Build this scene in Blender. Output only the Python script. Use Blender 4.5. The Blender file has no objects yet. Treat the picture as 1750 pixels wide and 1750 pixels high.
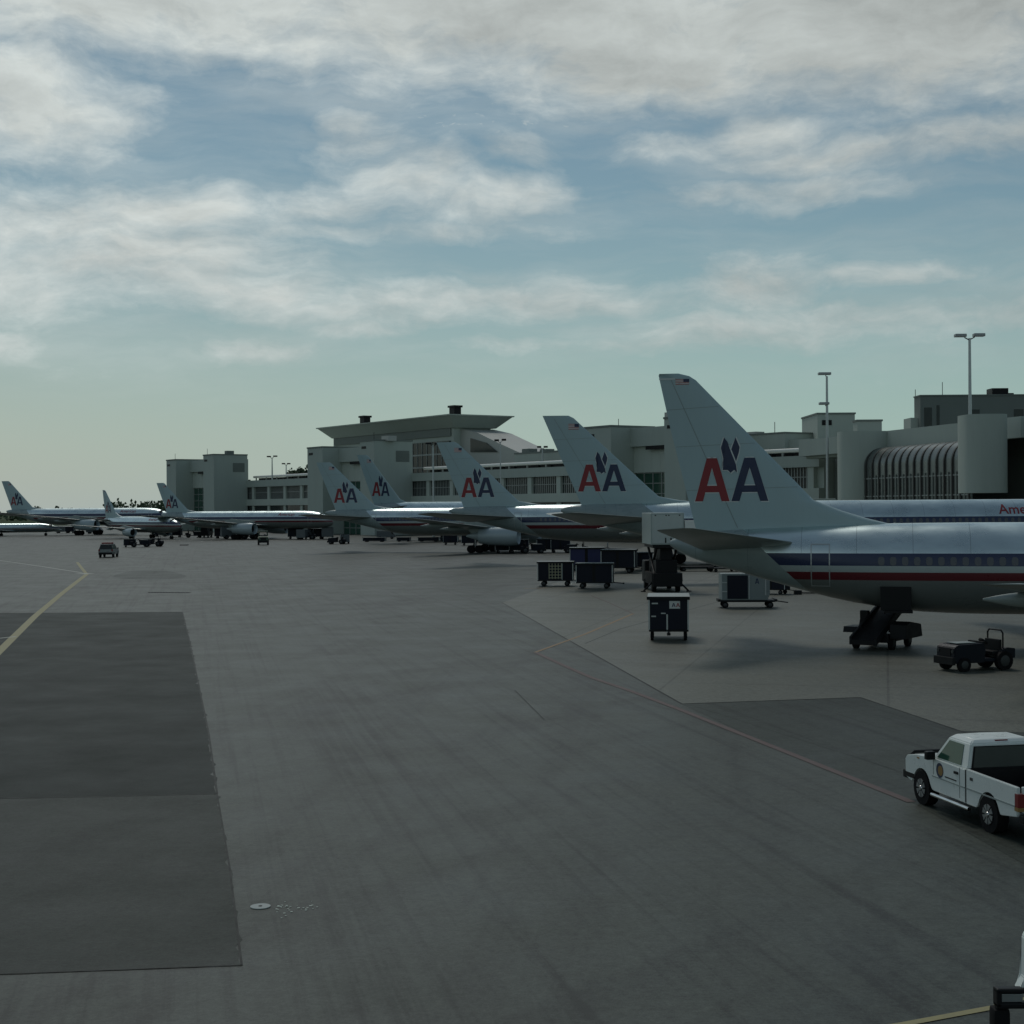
import bpy, bmesh, math, random
from mathutils import Vector, Matrix, Euler
R = math.radians
random.seed(7)
S = bpy.context.scene
C = S.collection
# ------------------------------------------------------------------ camera
F = 2560.0; HC = 6.3; ROLL = R(0.4); HY = 867.0
cam_d = bpy.data.cameras.new("camera"); cam = bpy.data.objects.new("camera", cam_d); C.objects.link(cam)
cam_d.sensor_width = 36; cam_d.lens = 36*F/1750; cam_d.shift_y = -(875-HY)/1750
cam_d.clip_start = 0.1; cam_d.clip_end = 20000
cam.matrix_world = Matrix.Translation((0, 0, HC)) @ Matrix.Rotation(R(90), 4, 'X') @ Matrix.Rotation(-ROLL, 4, 'Z')
S.camera = cam
S.render.resolution_x = 1024; S.render.resolution_y = 1024
def ray(px, py):
    xc = (px-875)/F; yc = (HY-py)/F
    return (xc*math.cos(ROLL)+yc*math.sin(ROLL), -xc*math.sin(ROLL)+yc*math.cos(ROLL))
def W(px, py, d):
    a, b = ray(px, py); return Vector((a*d, d, HC+b*d))
def G(px, py, z=0.0):
    a, b = ray(px, py); d = (z-HC)/b; return Vector((a*d, d, z))
# ------------------------------------------------------------------ light
SUN_AZ, SUN_EL = R(-14), R(52)
sdir = Vector((math.sin(SUN_AZ)*math.cos(SUN_EL), math.cos(SUN_AZ)*math.cos(SUN_EL), math.sin(SUN_EL)))
sd = bpy.data.lights.new("sun", 'SUN'); so = bpy.data.objects.new("sun", sd); C.objects.link(so)
sd.energy = 1.7; sd.angle = R(18); sd.color = (1.0, 0.96, 0.88)
so.rotation_euler = sdir.to_track_quat('Z', 'Y').to_euler(); so.location = (0, 0, 200)
S.view_settings.view_transform = 'Standard'; S.view_settings.look = 'None'
S.view_settings.exposure = -1.0; S.view_settings.gamma = 1.0
# ------------------------------------------------------------------ world
wd = bpy.data.worlds.new("World"); S.world = wd; wd.use_nodes = True
NT = wd.node_tree; NT.nodes.clear()
class Nd:
    def __init__(s, nt): s.nt = nt
    def n(s, t, **k):
        x = s.nt.nodes.new(t)
        for a, b in k.items(): setattr(x, a, b)
        return x
    def put(s, x, i, v):
        if hasattr(v, 'is_linked') or isinstance(v, bpy.types.NodeSocket): s.nt.links.new(v, x.inputs[i])
        else: x.inputs[i].default_value = v
    def m(s, op, a, b=None, c=None, clamp=False):
        x = s.n('ShaderNodeMath', operation=op); x.use_clamp = clamp
        s.put(x, 0, a)
        if b is not None: s.put(x, 1, b)
        if c is not None: s.put(x, 2, c)
        return x.outputs[0]
    def v(s, op, a, b=None):
        x = s.n('ShaderNodeVectorMath', operation=op); s.put(x, 0, a)
        if b is not None: s.put(x, 1, b)
        return x.outputs[1] if op in ('LENGTH', 'DOT_PRODUCT', 'DISTANCE') else x.outputs[0]
    def comb(s, a, b, c=0.0):
        x = s.n('ShaderNodeCombineXYZ'); s.put(x, 0, a); s.put(x, 1, b); s.put(x, 2, c); return x.outputs[0]
    def sep(s, a):
        x = s.n('ShaderNodeSeparateXYZ'); s.put(x, 0, a); return x.outputs
    def rng(s, a, f0, f1, t0=0.0, t1=1.0, smooth=False):
        x = s.n('ShaderNodeMapRange'); x.clamp = True
        if smooth: x.interpolation_type = 'SMOOTHSTEP'
        s.put(x, 0, a)
        for i, q in enumerate((f0, f1, t0, t1)): s.put(x, i+1, q)
        return x.outputs[0]
    def noise(s, vec, scale, detail=4, rough=0.55, dist=0.0):
        x = s.n('ShaderNodeTexNoise'); s.put(x, 'Vector', vec); s.put(x, 'Scale', scale)
        s.put(x, 'Detail', detail); s.put(x, 'Roughness', rough); s.put(x, 'Distortion', dist); return x.outputs[0]
    def mix(s, f, a, b, mode='MIX'):
        x = s.n('ShaderNodeMix', data_type='RGBA', blend_type=mode)
        s.put(x, 0, f); s.put(x, 6, a); s.put(x, 7, b); return x.outputs[2]
w = Nd(NT)
sky = w.n('ShaderNodeTexSky', sky_type='NISHITA'); sky.sun_disc = False
sky.sun_elevation = SUN_EL; sky.sun_rotation = SUN_AZ; sky.altitude = 10; sky.air_density = 1.0; sky.dust_density = 0.6; sky.ozone_density = 2.0
tc = w.n('ShaderNodeTexCoord').outputs['Generated']
dx, dy, dz = w.sep(tc)
az = w.m('ARCTAN2', dx, dy); el = w.m('ARCSINE', dz)
U = w.m('MULTIPLY', az, 2560.0/1000); V = w.m('MULTIPLY', el, 2560.0/1000)   # thousands of pixels round the view centre
base = w.comb(U, V)
wn = w.n('ShaderNodeTexNoise'); w.put(wn, 'Vector', base); w.put(wn, 'Scale', 4.0); w.put(wn, 'Detail', 5.0)
warp = w.v('SUBTRACT', wn.outputs[1], (0.5, 0.5, 0.5))
P2 = w.v('ADD', base, w.v('MULTIPLY', warp, (0.16, 0.09, 0.0)))
st = w.v('MULTIPLY', P2, (1.0, 2.3, 1.0))
fb = w.noise(st, 3.2, 9, 0.60)
fb2 = w.noise(st, 11.0, 7, 0.62)
# cloud masses: centre px x, y, radii px, strength
BL = [(250,10,640,150,1.2),(60,60,420,130,.9),(900,40,640,160,1.2),(1100,120,430,110,1.1),(1500,60,640,190,1.25),(1450,170,420,85,.85),(760,110,260,60,.7),
      (60,215,250,115,1.05),(170,225,140,65,.8),(20,300,150,50,.5),(1650,215,260,45,.45),
      (630,245,105,62,.78),(700,310,230,75,.72),(880,275,110,40,.6),(840,345,210,62,.72),(560,360,260,50,.62),(640,400,520,26,.55),
      (280,370,230,55,.85),(130,400,320,80,.9),(230,460,360,95,.92),(60,495,280,80,.85),(420,510,230,58,.75),
      (1310,245,125,62,.82),(1190,262,220,40,.62),(1420,290,260,42,.72),(1620,290,260,48,.78),(1330,340,330,34,.62),(1520,352,260,22,.5),
      (820,515,420,48,.78),(640,545,320,36,.65),(1010,525,300,40,.68),(1290,500,190,60,.72),(1230,575,340,45,.62),(1480,560,330,50,.66),(1640,560,300,55,.62),(1540,492,200,32,.6),(1100,595,420,26,.55),
      (20,590,95,34,.72),(440,603,130,30,.66),(620,570,150,24,.62)]
dens = None
for (x, y, rx, ry, a) in BL:
    c = ((x-875)/1000, (HY-y)/1000, 0)
    q = w.v('MULTIPLY', w.v('SUBTRACT', P2, c), (1000/rx, 1000/ry, 0))
    e = w.rng(w.v('LENGTH', q), 1.5, 0.05, 0.0, a*1.06, True)
    dens = e if dens is None else w.m('MAXIMUM', dens, e)
# cloud field everywhere outside the part of the sky described above
out = w.rng(w.m('MAXIMUM', w.m('ABSOLUTE', U), w.m('SUBTRACT', V, 0.1)), 0.9, 1.2)
field = w.m('MULTIPLY', w.m('MULTIPLY', w.rng(V, 0.2, 0.6), 0.42), w.rng(V, 1.0, 2.0, 1.0, 0.30))
dens = w.m('ADD', w.m('MULTIPLY', dens, w.m('SUBTRACT', 1.0, out)), w.m('MULTIPLY', field, out))
wisp = w.noise(w.v('MULTIPLY', P2, (0.8, 4.5, 1.0)), 2.2, 7, 0.6)
den = w.m('ADD', dens, w.m('ADD', w.m('MULTIPLY', w.m('SUBTRACT', fb, 0.5), 1.75), w.m('MULTIPLY', w.m('SUBTRACT', fb2, 0.5), 0.72)))
cov = w.rng(den, 0.20, 1.05, 0, 0.97)
cov = w.m('MAXIMUM', cov, w.m('MULTIPLY', w.rng(wisp, 0.43, 0.75, 0, 0.46), w.rng(dens, -0.1, 0.3, 0.55, 1.0)))
# a scatter of little puffs in the blue gap
puff = w.noise(w.v('MULTIPLY', P2, (1.0, 1.9, 1.0)), 48.0, 2, 0.5)
pm = w.rng(w.v('LENGTH', w.v('MULTIPLY', w.v('SUBTRACT', base, ((860-875)/1000, (HY-218)/1000, 0)), (1/.33, 1/.035, 0))), 1.1, 0.3)
cov = w.m('MAXIMUM', cov, w.m('MULTIPLY', w.rng(puff, 0.56, 0.72), w.m('MULTIPLY', pm, 0.55)))
thick = w.rng(den, 0.75, 1.6)
fbs = w.noise(w.v('ADD', st, (0.03, 0.10, 0.0)), 3.2, 9, 0.60)
fbs2 = w.noise(w.v('ADD', st, (0.01, 0.035, 0.0)), 11.0, 7, 0.62)
rel = w.m('ADD', w.m('MULTIPLY', w.m('SUBTRACT', fb, fbs), 0.95), w.m('MULTIPLY', w.m('SUBTRACT', fb2, fbs2), 0.34))
veil = w.rng(V, -0.02, 0.62, 1.0, 0.0)
skyc = w.v('MULTIPLY', sky.outputs[0], (0.094, 0.108, 0.095))
hz = w.mix(w.rng(U, -0.9, 0.5), (0.78, 0.88, 0.85, 1), (0.67, 0.95, 0.94, 1))
skyc = w.mix(w.m('MULTIPLY', w.m('POWER', veil, 1.7), 0.92), skyc, hz)
side = w.rng(U, -0.9, 0.9, 1.26, 0.90)
lum = w.m('MULTIPLY', w.m('ADD', w.m('SUBTRACT', 1.06, w.m('MULTIPLY', thick, 0.20)), rel), side)
lum = w.m('MULTIPLY', lum, w.rng(V, 0.1, 0.55, 0.94, 1.02))
lum = w.m('MINIMUM', w.m('MAXIMUM', lum, 0.45), 1.45)
cc = w.v('MULTIPLY', w.comb(lum, lum, lum), (0.93, 1.0, 0.97))
fade = w.rng(V, 0.10, 0.26)
skyf = w.mix(w.m('MULTIPLY', cov, fade), skyc, cc)
low = w.rng(dz, -0.02, 0.0)
skyf = w.mix(low, (0.10, 0.11, 0.105, 1), skyf)
bg = w.n('ShaderNodeBackground'); w.put(bg, 0, skyf); w.put(bg, 1, 1.0)
wo = w.n('ShaderNodeOutputWorld'); NT.links.new(bg.outputs[0], wo.inputs[0])
# ------------------------------------------------------------------ materials
M = {}
def mat(name, col, rough=0.6, metal=0.0, var=0.12, scale=3.0, spec=0.5, streak=False, bump=0.0):
    m = bpy.data.materials.new(name); m.use_nodes = True; M[name] = m
    nt = m.node_tree; b = nt.nodes['Principled BSDF']; k = Nd(nt)
    co = k.n('ShaderNodeTexCoord').outputs['Object']
    if streak: co = k.v('MULTIPLY', co, (1.0, 1.0, 0.12))
    n1 = k.noise(co, scale, 5, 0.6); n2 = k.noise(co, scale*9, 3, 0.6)
    f = k.m('ADD', k.m('MULTIPLY', k.m('SUBTRACT', n1, 0.5), 2*var), k.m('MULTIPLY', k.m('SUBTRACT', n2, 0.5), var))
    f = k.m('ADD', f, 1.0)
    c = k.v('MULTIPLY', k.comb(f, f, f), tuple(col))
    nt.links.new(c, b.inputs['Base Color'])
    b.inputs['Metallic'].default_value = metal
    nt.links.new(k.rng(n1, 0.3, 0.7, max(rough-0.07, 0.02), min(rough+0.07, 1)), b.inputs['Roughness'])
    b.inputs['Specular IOR Level'].default_value = spec if max(col) > 0.03 or rough < .2 else spec*0.35
    if bump:
        bp = k.n('ShaderNodeBump'); k.put(bp, 'Strength', bump); k.put(bp, 'Height', n2); nt.links.new(bp.outputs[0], b.inputs['Normal'])
    return m
def ground_mat(name, col, rough, spec, streakdir=None, dark=1.0, blot=0.16, joints=False):
    m = bpy.data.materials.new(name); m.use_nodes = True; M[name] = m
    nt = m.node_tree; b = nt.nodes['Principled BSDF']; k = Nd(nt)
    co = k.n('ShaderNodeTexCoord').outputs['Object']
    big = k.noise(co, 0.035, 5, 0.6, 0.4); mid = k.noise(co, 0.35, 5, 0.65); fine = k.noise(co, 14.0, 4, 0.7)
    f = k.m('ADD', k.m('MULTIPLY', k.m('SUBTRACT', big, 0.5), blot*3), k.m('MULTIPLY', k.m('SUBTRACT', mid, 0.5), blot*1.5))
    f = k.m('ADD', f, k.m('MULTIPLY', k.m('SUBTRACT', fine, 0.5), 1.6))
    med = k.noise(co, 4.5, 4, 0.7); f = k.m('ADD', f, k.m('MULTIPLY', k.m('SUBTRACT', med, 0.5), 1.35)); gr = k.noise(co, 45.0, 2, 0.6); f = k.m('ADD', f, k.m('MULTIPLY', k.m('SUBTRACT', gr, 0.5), 1.2))
    for ang, sc, am in (streakdir or ()):
        mp = k.n('ShaderNodeMapping'); k.put(mp, 'Vector', co); mp.inputs['Rotation'].default_value = (0, 0, ang)
        sv = k.v('MULTIPLY', mp.outputs[0], (sc, 0.035, 1))
        s1 = k.noise(sv, 1.0, 5, 0.65, 0.25)
        f = k.m('SUBTRACT', f, k.rng(s1, 0.50, 0.66, 0.0, am*1.15))
    if joints:
        mp = k.n('ShaderNodeMapping'); k.put(mp, 'Vector', co); mp.inputs['Rotation'].default_value = (0, 0, R(14))
        jx, jy, jz = k.sep(mp.outputs[0])
        for jc in (jx, jy):
            f = k.m('SUBTRACT', f, k.m('MULTIPLY', k.m('LESS_THAN', k.m('FRACT', k.m('DIVIDE', jc, 7.6)), 0.012), 0.35))
    # small dark oil spots
    sp = k.rng(k.noise(co, 1.1, 3, 0.5), 0.70, 0.78, 0.0, 0.28)
    f = k.m('SUBTRACT', f, sp)
    f = k.m('MAXIMUM', k.m('ADD', f, 1.0), 0.25)
    c = k.v('MULTIPLY', k.comb(f, f, f), tuple(col))
    nt.links.new(c, b.inputs['Base Color'])
    nt.links.new(k.rng(mid, 0.3, 0.7, rough-0.05, rough+0.08), b.inputs['Roughness'])
    b.inputs['Specular IOR Level'].default_value = spec
    bp = k.n('ShaderNodeBump'); k.put(bp, 'Strength', 0.25); k.put(bp, 'Distance', 0.02); k.put(bp, 'Height', fine); nt.links.new(bp.outputs[0], b.inputs['Normal'])
    return m
ground_mat('apron', (0.051, 0.061, 0.050), 0.50, 0.26, ((R(-12), 2.6, 0.42), (R(-17), 1.3, 0.25), (R(8), 0.5, 0.30), (R(38), 0.55, 0.22)))
ground_mat('stand', (0.112, 0.117, 0.095), 0.52, 0.27, ((R(-60), 0.3, 0.2),), blot=0.2, joints=True)
ground_mat('new_asphalt', (0.010, 0.015, 0.012), 0.55, 0.09, ((R(20), 0.6, 0.25),), blot=0.22)
ground_mat('old_asphalt', (0.030, 0.036, 0.030), 0.56, 0.14, ((R(20), 0.6, 0.2),), blot=0.2)
ground_mat('lane', (0.039, 0.048, 0.040), 0.53, 0.18, ((R(-12), 2.2, 0.35), (R(62), 0.5, 0.2)))
ground_mat('grass', (0.05, 0.07, 0.03), 0.9, 0.1)
mat('yellow_paint', (0.27, 0.245, 0.12), 0.7, var=0.3, scale=2)
mat('white_line', (0.36, 0.37, 0.33), 0.7, var=0.3, scale=2)
mat('red_line', (0.085, 0.052, 0.048), 0.7, var=0.35, scale=2)
mat('orange_line', (0.24, 0.15, 0.07), 0.7, var=0.35, scale=2)
mat('seam', (0.018, 0.020, 0.018), 0.6)
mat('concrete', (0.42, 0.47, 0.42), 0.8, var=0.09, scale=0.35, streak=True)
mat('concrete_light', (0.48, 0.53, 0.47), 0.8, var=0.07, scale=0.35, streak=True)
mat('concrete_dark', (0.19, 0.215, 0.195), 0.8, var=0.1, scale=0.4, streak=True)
mat('roof_metal', (0.42, 0.43, 0.40), 0.5, 0.2, var=0.08, scale=0.5)
mat('roof_white', (0.75, 0.76, 0.72), 0.5, var=0.05)
mat('glass_dark', (0.025, 0.032, 0.032), 0.12, 0.0, var=0.3, scale=0.6, spec=0.32)
mat('glass_green', (0.03, 0.085, 0.06), 0.15, 0.0, var=0.3, scale=0.6, spec=0.5)
mat('mullion', (0.33, 0.35, 0.33), 0.5, 0.3)
mat('black', (0.012, 0.012, 0.013), 0.45)
mat('tyre', (0.010, 0.010, 0.011), 0.85)
mat('dark_metal', (0.017, 0.018, 0.019), 0.5, 0.2)
mat('grey_metal', (0.30, 0.31, 0.31), 0.4, 0.6)
mat('chrome', (0.7, 0.7, 0.7), 0.2, 1.0)
mat('aircraft_grey', (0.36, 0.47, 0.48), 0.42, var=0.06, scale=0.6, streak=True)
mat('wing_grey', (0.25, 0.29, 0.28), 0.38, 0.1, var=0.07, scale=0.8)
mat('nacelle', (0.38, 0.45, 0.47), 0.35, 0.1, var=0.05)
mat('logo_red', (0.25, 0.022, 0.028), 0.45, var=0.04)
mat('logo_blue', (0.016, 0.026, 0.070), 0.45, var=0.04)
mat('logo_white', (0.62, 0.64, 0.62), 0.45, var=0.03)
mat('flag_red', (0.42, 0.16, 0.15), 0.5, var=0.03)
mat('window_dark', (0.085, 0.09, 0.10), 0.3, var=0.1)
mat('white_paint', (0.72, 0.76, 0.73), 0.30, var=0.03)
mat('cart_navy', (0.013, 0.015, 0.024), 0.55, var=0.25, scale=1.2, streak=True)
mat('cart_blue', (0.022, 0.026, 0.095), 0.6, var=0.2)
mat('canvas_roof', (0.30, 0.34, 0.33), 0.6, var=0.1)
mat('tug_navy', (0.009, 0.011, 0.018), 0.4, var=0.2)
mat('tug_green', (0.04, 0.10, 0.055), 0.5)
mat('aluminium', (0.46, 0.49, 0.48), 0.4, 0.5, var=0.1)
mat('container_grey', (0.20, 0.235, 0.23), 0.55, var=0.12)
mat('vault_glass', (0.15, 0.165, 0.155), 0.30, 0.5, var=0.25, scale=0.5)
mat('rib_dark', (0.045, 0.045, 0.04), 0.6)
mat('van_box', (0.36, 0.42, 0.40), 0.5, var=0.05)
mat('shade_van', (0.10, 0.115, 0.12), 0.5, var=0.1)
mat('rim_dark', (0.045, 0.048, 0.048), 0.5, 0.3)
mat('plastic_red', (0.20, 0.018, 0.018), 0.3)
mat('amber', (0.30, 0.17, 0.05), 0.4)
mat('lattice', (0.42, 0.42, 0.28), 0.6)
mat('silver_paint', (0.22, 0.24, 0.24), 0.3, 0.2)
mat('bark', (0.08, 0.065, 0.05), 0.9)
mat('interior', (0.02, 0.02, 0.02), 0.8)
mat('lens', (0.75, 0.75, 0.72), 0.2)
def foliage_mat():
    m = bpy.data.materials.new('foliage'); m.use_nodes = True; M['foliage'] = m
    nt = m.node_tree; b = nt.nodes['Principled BSDF']; k = Nd(nt)
    co = k.n('ShaderNodeTexCoord').outputs['Object']
    f = k.rng(k.noise(co, 0.6, 4, 0.7), 0.3, 0.7)
    nt.links.new(k.mix(f, (0.03, 0.055, 0.028, 1), (0.075, 0.11, 0.05, 1)), b.inputs['Base Color'])
    b.inputs['Roughness'].default_value = 0.8
foliage_mat()
def livery(name, cut0, slope, zref, bands, seams=True):
    """polished metal skin with painted bands; bands (z_low, z_high, colour), a dark belly band being painted-in reflection of shaded ground; skin aft of the cut is painted grey"""
    m = bpy.data.materials.new(name); m.use_nodes = True; M[name] = m
    nt = m.node_tree; b = nt.nodes['Principled BSDF']; k = Nd(nt)
    co = k.n('ShaderNodeTexCoord').outputs['Object']; x, y, z = k.sep(co)
    cut = k.m('ADD', cut0, k.m('MULTIPLY', k.m('SUBTRACT', zref, z), slope))
    fwd = k.m('GREATER_THAN', x, cut)
    n1 = k.noise(k.v('MULTIPLY', co, (0.6, 1, 1.5)), 0.9, 5, 0.6)
    f = k.rng(n1, 0.3, 0.7, 0.86, 1.06)
    # panels slightly different from one another
    pan = k.n('ShaderNodeTexWhiteNoise'); pan.noise_dimensions = '2D'
    k.put(pan, 'Vector', k.comb(k.m('FLOOR', k.m('MULTIPLY', x, 0.42)), k.m('FLOOR', k.m('MULTIPLY', z, 1.15))))
    f = k.m('MULTIPLY', f, k.rng(pan.outputs[0], 0, 1, 0.97, 1.02))
    col = k.v('MULTIPLY', k.comb(f, f, f), (0.62, 0.72, 0.72))
    paint = k.m('SUBTRACT', 1.0, fwd)
    col = k.mix(paint, col, k.v('MULTIPLY', k.comb(f, f, f), (0.27, 0.33, 0.33)))
    seam = k.m('LESS_THAN', k.m('FRACT', k.m('MULTIPLY', x, 0.42)), 0.010)
    col = k.mix(k.m('MULTIPLY', seam, 0.5), col, (0.1, 0.12, 0.13, 1))
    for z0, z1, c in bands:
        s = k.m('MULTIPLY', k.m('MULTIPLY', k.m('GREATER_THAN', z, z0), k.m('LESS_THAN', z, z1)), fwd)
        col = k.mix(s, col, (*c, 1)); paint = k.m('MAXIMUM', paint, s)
    nt.links.new(col, b.inputs['Base Color'])
    nt.links.new(k.m('MULTIPLY', k.m('SUBTRACT', 1.0, paint), 0.92), b.inputs['Metallic'])
    nt.links.new(k.rng(n1, 0.3, 0.7, 0.24, 0.36), b.inputs['Roughness'])
RED = (0.12, 0.014, 0.020); BLU = (0.016, 0.028, 0.078); WHT = (0.36, 0.41, 0.40)
livery('skin_short', 2.7, 1.05, 4.7, [(3.65, 4.19, BLU), (3.37, 3.65, WHT), (3.02, 3.37, RED), (-9, 3.02, (0.15, 0.165, 0.155))])  # last band: dark reflection of shaded ground painted onto the belly
livery('skin_long', 5.2, 1.2, 5.6, [(4.50, 5.08, BLU), (4.22, 4.50, WHT), (3.85, 4.22, RED), (-9, 3.85, (0.15, 0.165, 0.155))])  # belly colour again has the shaded ground's reflection painted in
livery('skin_wide', 6.0, 1.2, 6.6, [(5.25, 5.95, BLU), (4.9, 5.25, WHT), (4.4, 4.9, RED), (-9, 4.4, (0.15, 0.165, 0.155))])  # lowest band likewise paints the dark ground reflection under the belly
livery('skin_regional', -9, 0, 0, [(1.95, 2.15, BLU), (1.8, 1.95, WHT), (1.65, 1.8, RED)])
# ------------------------------------------------------------------ mesh helpers
def tag(o, label=None, cat=None, group=None, kind=None):
    if label: o['label'] = label
    if cat: o['category'] = cat
    if group: o['group'] = group
    if kind: o['kind'] = kind
    return o
class MB:
    def __init__(s): s.b = bmesh.new()
    def verts(s, pts): return [s.b.verts.new(p) for p in pts]
    def face(s, pts):
        try: return s.b.faces.new(s.verts(pts))
        except ValueError: return None
    def hexa(s, p):   # 8 points: bottom 4 ccw, top 4 ccw
        v = s.verts(p)
        for f in ((3,2,1,0),(4,5,6,7),(0,1,5,4),(1,2,6,5),(2,3,7,6),(3,0,4,7)): s.b.faces.new([v[i] for i in f])
        return s
    def box(s, x0, x1, y0, y1, z0, z1, bev=0.0):
        b = s.b if not bev else bmesh.new()
        v = [b.verts.new(p) for p in ((x0,y0,z0),(x1,y0,z0),(x1,y1,z0),(x0,y1,z0),(x0,y0,z1),(x1,y0,z1),(x1,y1,z1),(x0,y1,z1))]
        for f in ((3,2,1,0),(4,5,6,7),(0,1,5,4),(1,2,6,5),(2,3,7,6),(3,0,4,7)): b.faces.new([v[i] for i in f])
        if bev:
            bmesh.ops.bevel(b, geom=b.edges[:], offset=bev, segments=2, affect='EDGES', profile=0.6)
            me = bpy.data.meshes.new('t'); b.to_mesh(me); b.free(); s.b.from_mesh(me); bpy.data.meshes.remove(me)
        return s
    def cyl(s, p0, p1, r, r2=None, n=14, cap=True):
        p0 = Vector(p0); p1 = Vector(p1); r2 = r if r2 is None else r2
        d = (p1-p0).normalized(); a = d.orthogonal().normalized(); c = d.cross(a)
        v0 = []; v1 = []
        for i in range(n):
            t = 2*math.pi*i/n; o = a*math.cos(t)+c*math.sin(t)
            v0.append(s.b.verts.new(p0+o*r)); v1.append(s.b.verts.new(p1+o*r2))
        for i in range(n):
            j = (i+1) % n; s.b.faces.new((v0[i], v0[j], v1[j], v1[i]))
        if cap: s.b.faces.new(v0[::-1]); s.b.faces.new(v1)
        return s
    def tube(s, pts, r, n=8):
        for a, b in zip(pts, pts[1:]): s.cyl(a, b, r, n=n)
        return s
    def prism(s, prof, y0, y1):   # profile in x,z
        a = s.verts([(x, y0, z) for x, z in prof]); b = s.verts([(x, y1, z) for x, z in prof])
        n = len(prof)
        for i in range(n):
            j = (i+1) % n; s.b.faces.new((a[i], a[j], b[j], b[i]))
        s.b.faces.new(a[::-1]); s.b.faces.new(b); return s
    def loft(s, rings, cap=True, closed=True):
        vs = [s.verts(r) for r in rings]
        for a, b in zip(vs, vs[1:]):
            n = len(a)
            for i in range(n if closed else n-1):
                j = (i+1) % n; s.b.faces.new((a[i], a[j], b[j], b[i]))
        if cap and closed: s.b.faces.new(vs[0][::-1]); s.b.faces.new(vs[-1])
        return s
    def build(s, name, m, parent=None, smooth=False, label=None, bevel=0.0, keep=False):
        if bevel: bmesh.ops.bevel(s.b, geom=s.b.edges[:], offset=bevel, segments=2, affect='EDGES')
        bmesh.ops.recalc_face_normals(s.b, faces=s.b.faces[:])
        me = bpy.data.meshes.new(name); s.b.to_mesh(me); s.b.free()
        me.materials.append(M[m] if isinstance(m, str) else m)
        if smooth:
            for p in me.polygons: p.use_smooth = True
            try: me.set_sharp_from_angle(angle=R(38))
            except Exception: pass
        o = bpy.data.objects.new(name, me); C.objects.link(o)
        if parent: o.parent = parent
        if label: o['label'] = label
        return o
def empty(name, loc=(0,0,0), rz=0.0, sc=1.0):
    o = bpy.data.objects.new(name, None); C.objects.link(o); o.location = loc; o.rotation_euler = (0, 0, rz)
    o.scale = (sc, sc, sc); o.empty_display_size = 0.3; return o
def kids(o): return [c for c in C.objects if c.parent == o]
def dup(o, loc=None, rz=None, label=None, sc=None, parent=None):
    c = o.copy(); C.objects.link(c)
    if parent: c.parent = parent
    for ch in kids(o): dup(ch, parent=c)
    if loc is not None: c.location = loc
    if rz is not None: c.rotation_euler = (0, 0, rz)
    if sc is not None: c.scale = (sc, sc, sc)
    if label: c['label'] = label
    return c
def arc(cx, cz, r, a0, a1, n):
    return [(cx+r*math.cos(R(a0+(a1-a0)*i/n)), cz+r*math.sin(R(a0+(a1-a0)*i/n))) for i in range(n+1)]
def lerp_tab(tab, x):
    if x <= tab[0][0]: return tab[0][1]
    for (a, va), (b, vb) in zip(tab, tab[1:]):
        if x <= b: return va+(vb-va)*(x-a)/(b-a)
    return tab[-1][1]
# ------------------------------------------------------------------ ground
def sheet(name, pts, z, m, label=None):
    b = MB(); b.face([(p[0], p[1], z) for p in pts]); o = b.build(name, m); o['kind'] = 'structure'; return o
b = MB()
xs = [-3000, -600, -100, 0, 100, 600, 3000]; ys = [-200, 0, 60, 200, 600, 1500, 3500]
for i in range(6):
    for j in range(6):
        b.face([(xs[i], ys[j], 0), (xs[i+1], ys[j], 0), (xs[i+1], ys[j+1], 0), (xs[i], ys[j+1], 0)])
bmesh.ops.remove_doubles(b.b, verts=b.b.verts[:], dist=0.01)
b.build('ground', 'apron')['kind'] = 'structure'
def gp(L): return [G(x, y) for x, y in L]
def ragged(P, am=0.05, step=0.5, seed=1):
    rr = random.Random(seed); out = []
    for p, q in zip(P, P[1:]+P[:1]):
        n = min(80, max(1, int((q-p).length/step)))
        for i in range(n):
            t = p.lerp(q, i/n); out.append(Vector((t.x+rr.gauss(0, am), t.y+rr.gauss(0, am), 0)))
    return out
sheet('grass_field', [(-2990, 620, 0), (2990, 620, 0), (2990, 3490, 0), (-2990, 3490, 0)], 0.01, 'grass')
sheet('asphalt_patch', ragged(gp([(-900, 1052), (-300, 1050), (312, 1046), (325, 1100), (357, 1255), (371, 1357), (180, 1362), (-500, 1374), (-1500, 1380)])), 0.004, 'new_asphalt')
sheet('asphalt_patch', ragged(gp([(-1500, 1380), (-500, 1374), (180, 1362), (371, 1357), (392, 1480), (413, 1650), (200, 1658), (-600, 1690), (-2000, 1700)]), 0.03, 0.3, 2), 0.0045, 'old_asphalt')
sheet('stand_pavement', gp([(858, 1030), (1165, 1203), (1470, 1192), (1560, 1222), (1640, 1249), (2200, 1262), (2600, 990), (1800, 925), (1100, 935), (980, 985)]), 0.004, 'stand')
sheet('stand_pavement', gp([(560, 928), (1090, 935), (978, 985), (850, 1029), (640, 960)]), 0.0042, 'apron')
sheet('lane_pavement', gp([(1165, 1203.6), (1470, 1192.6), (1640, 1249.8), (2200, 1263), (2600, 1500), (1900, 1560), (1560, 1372), (1400, 1312)]), 0.005, 'lane')
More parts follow.
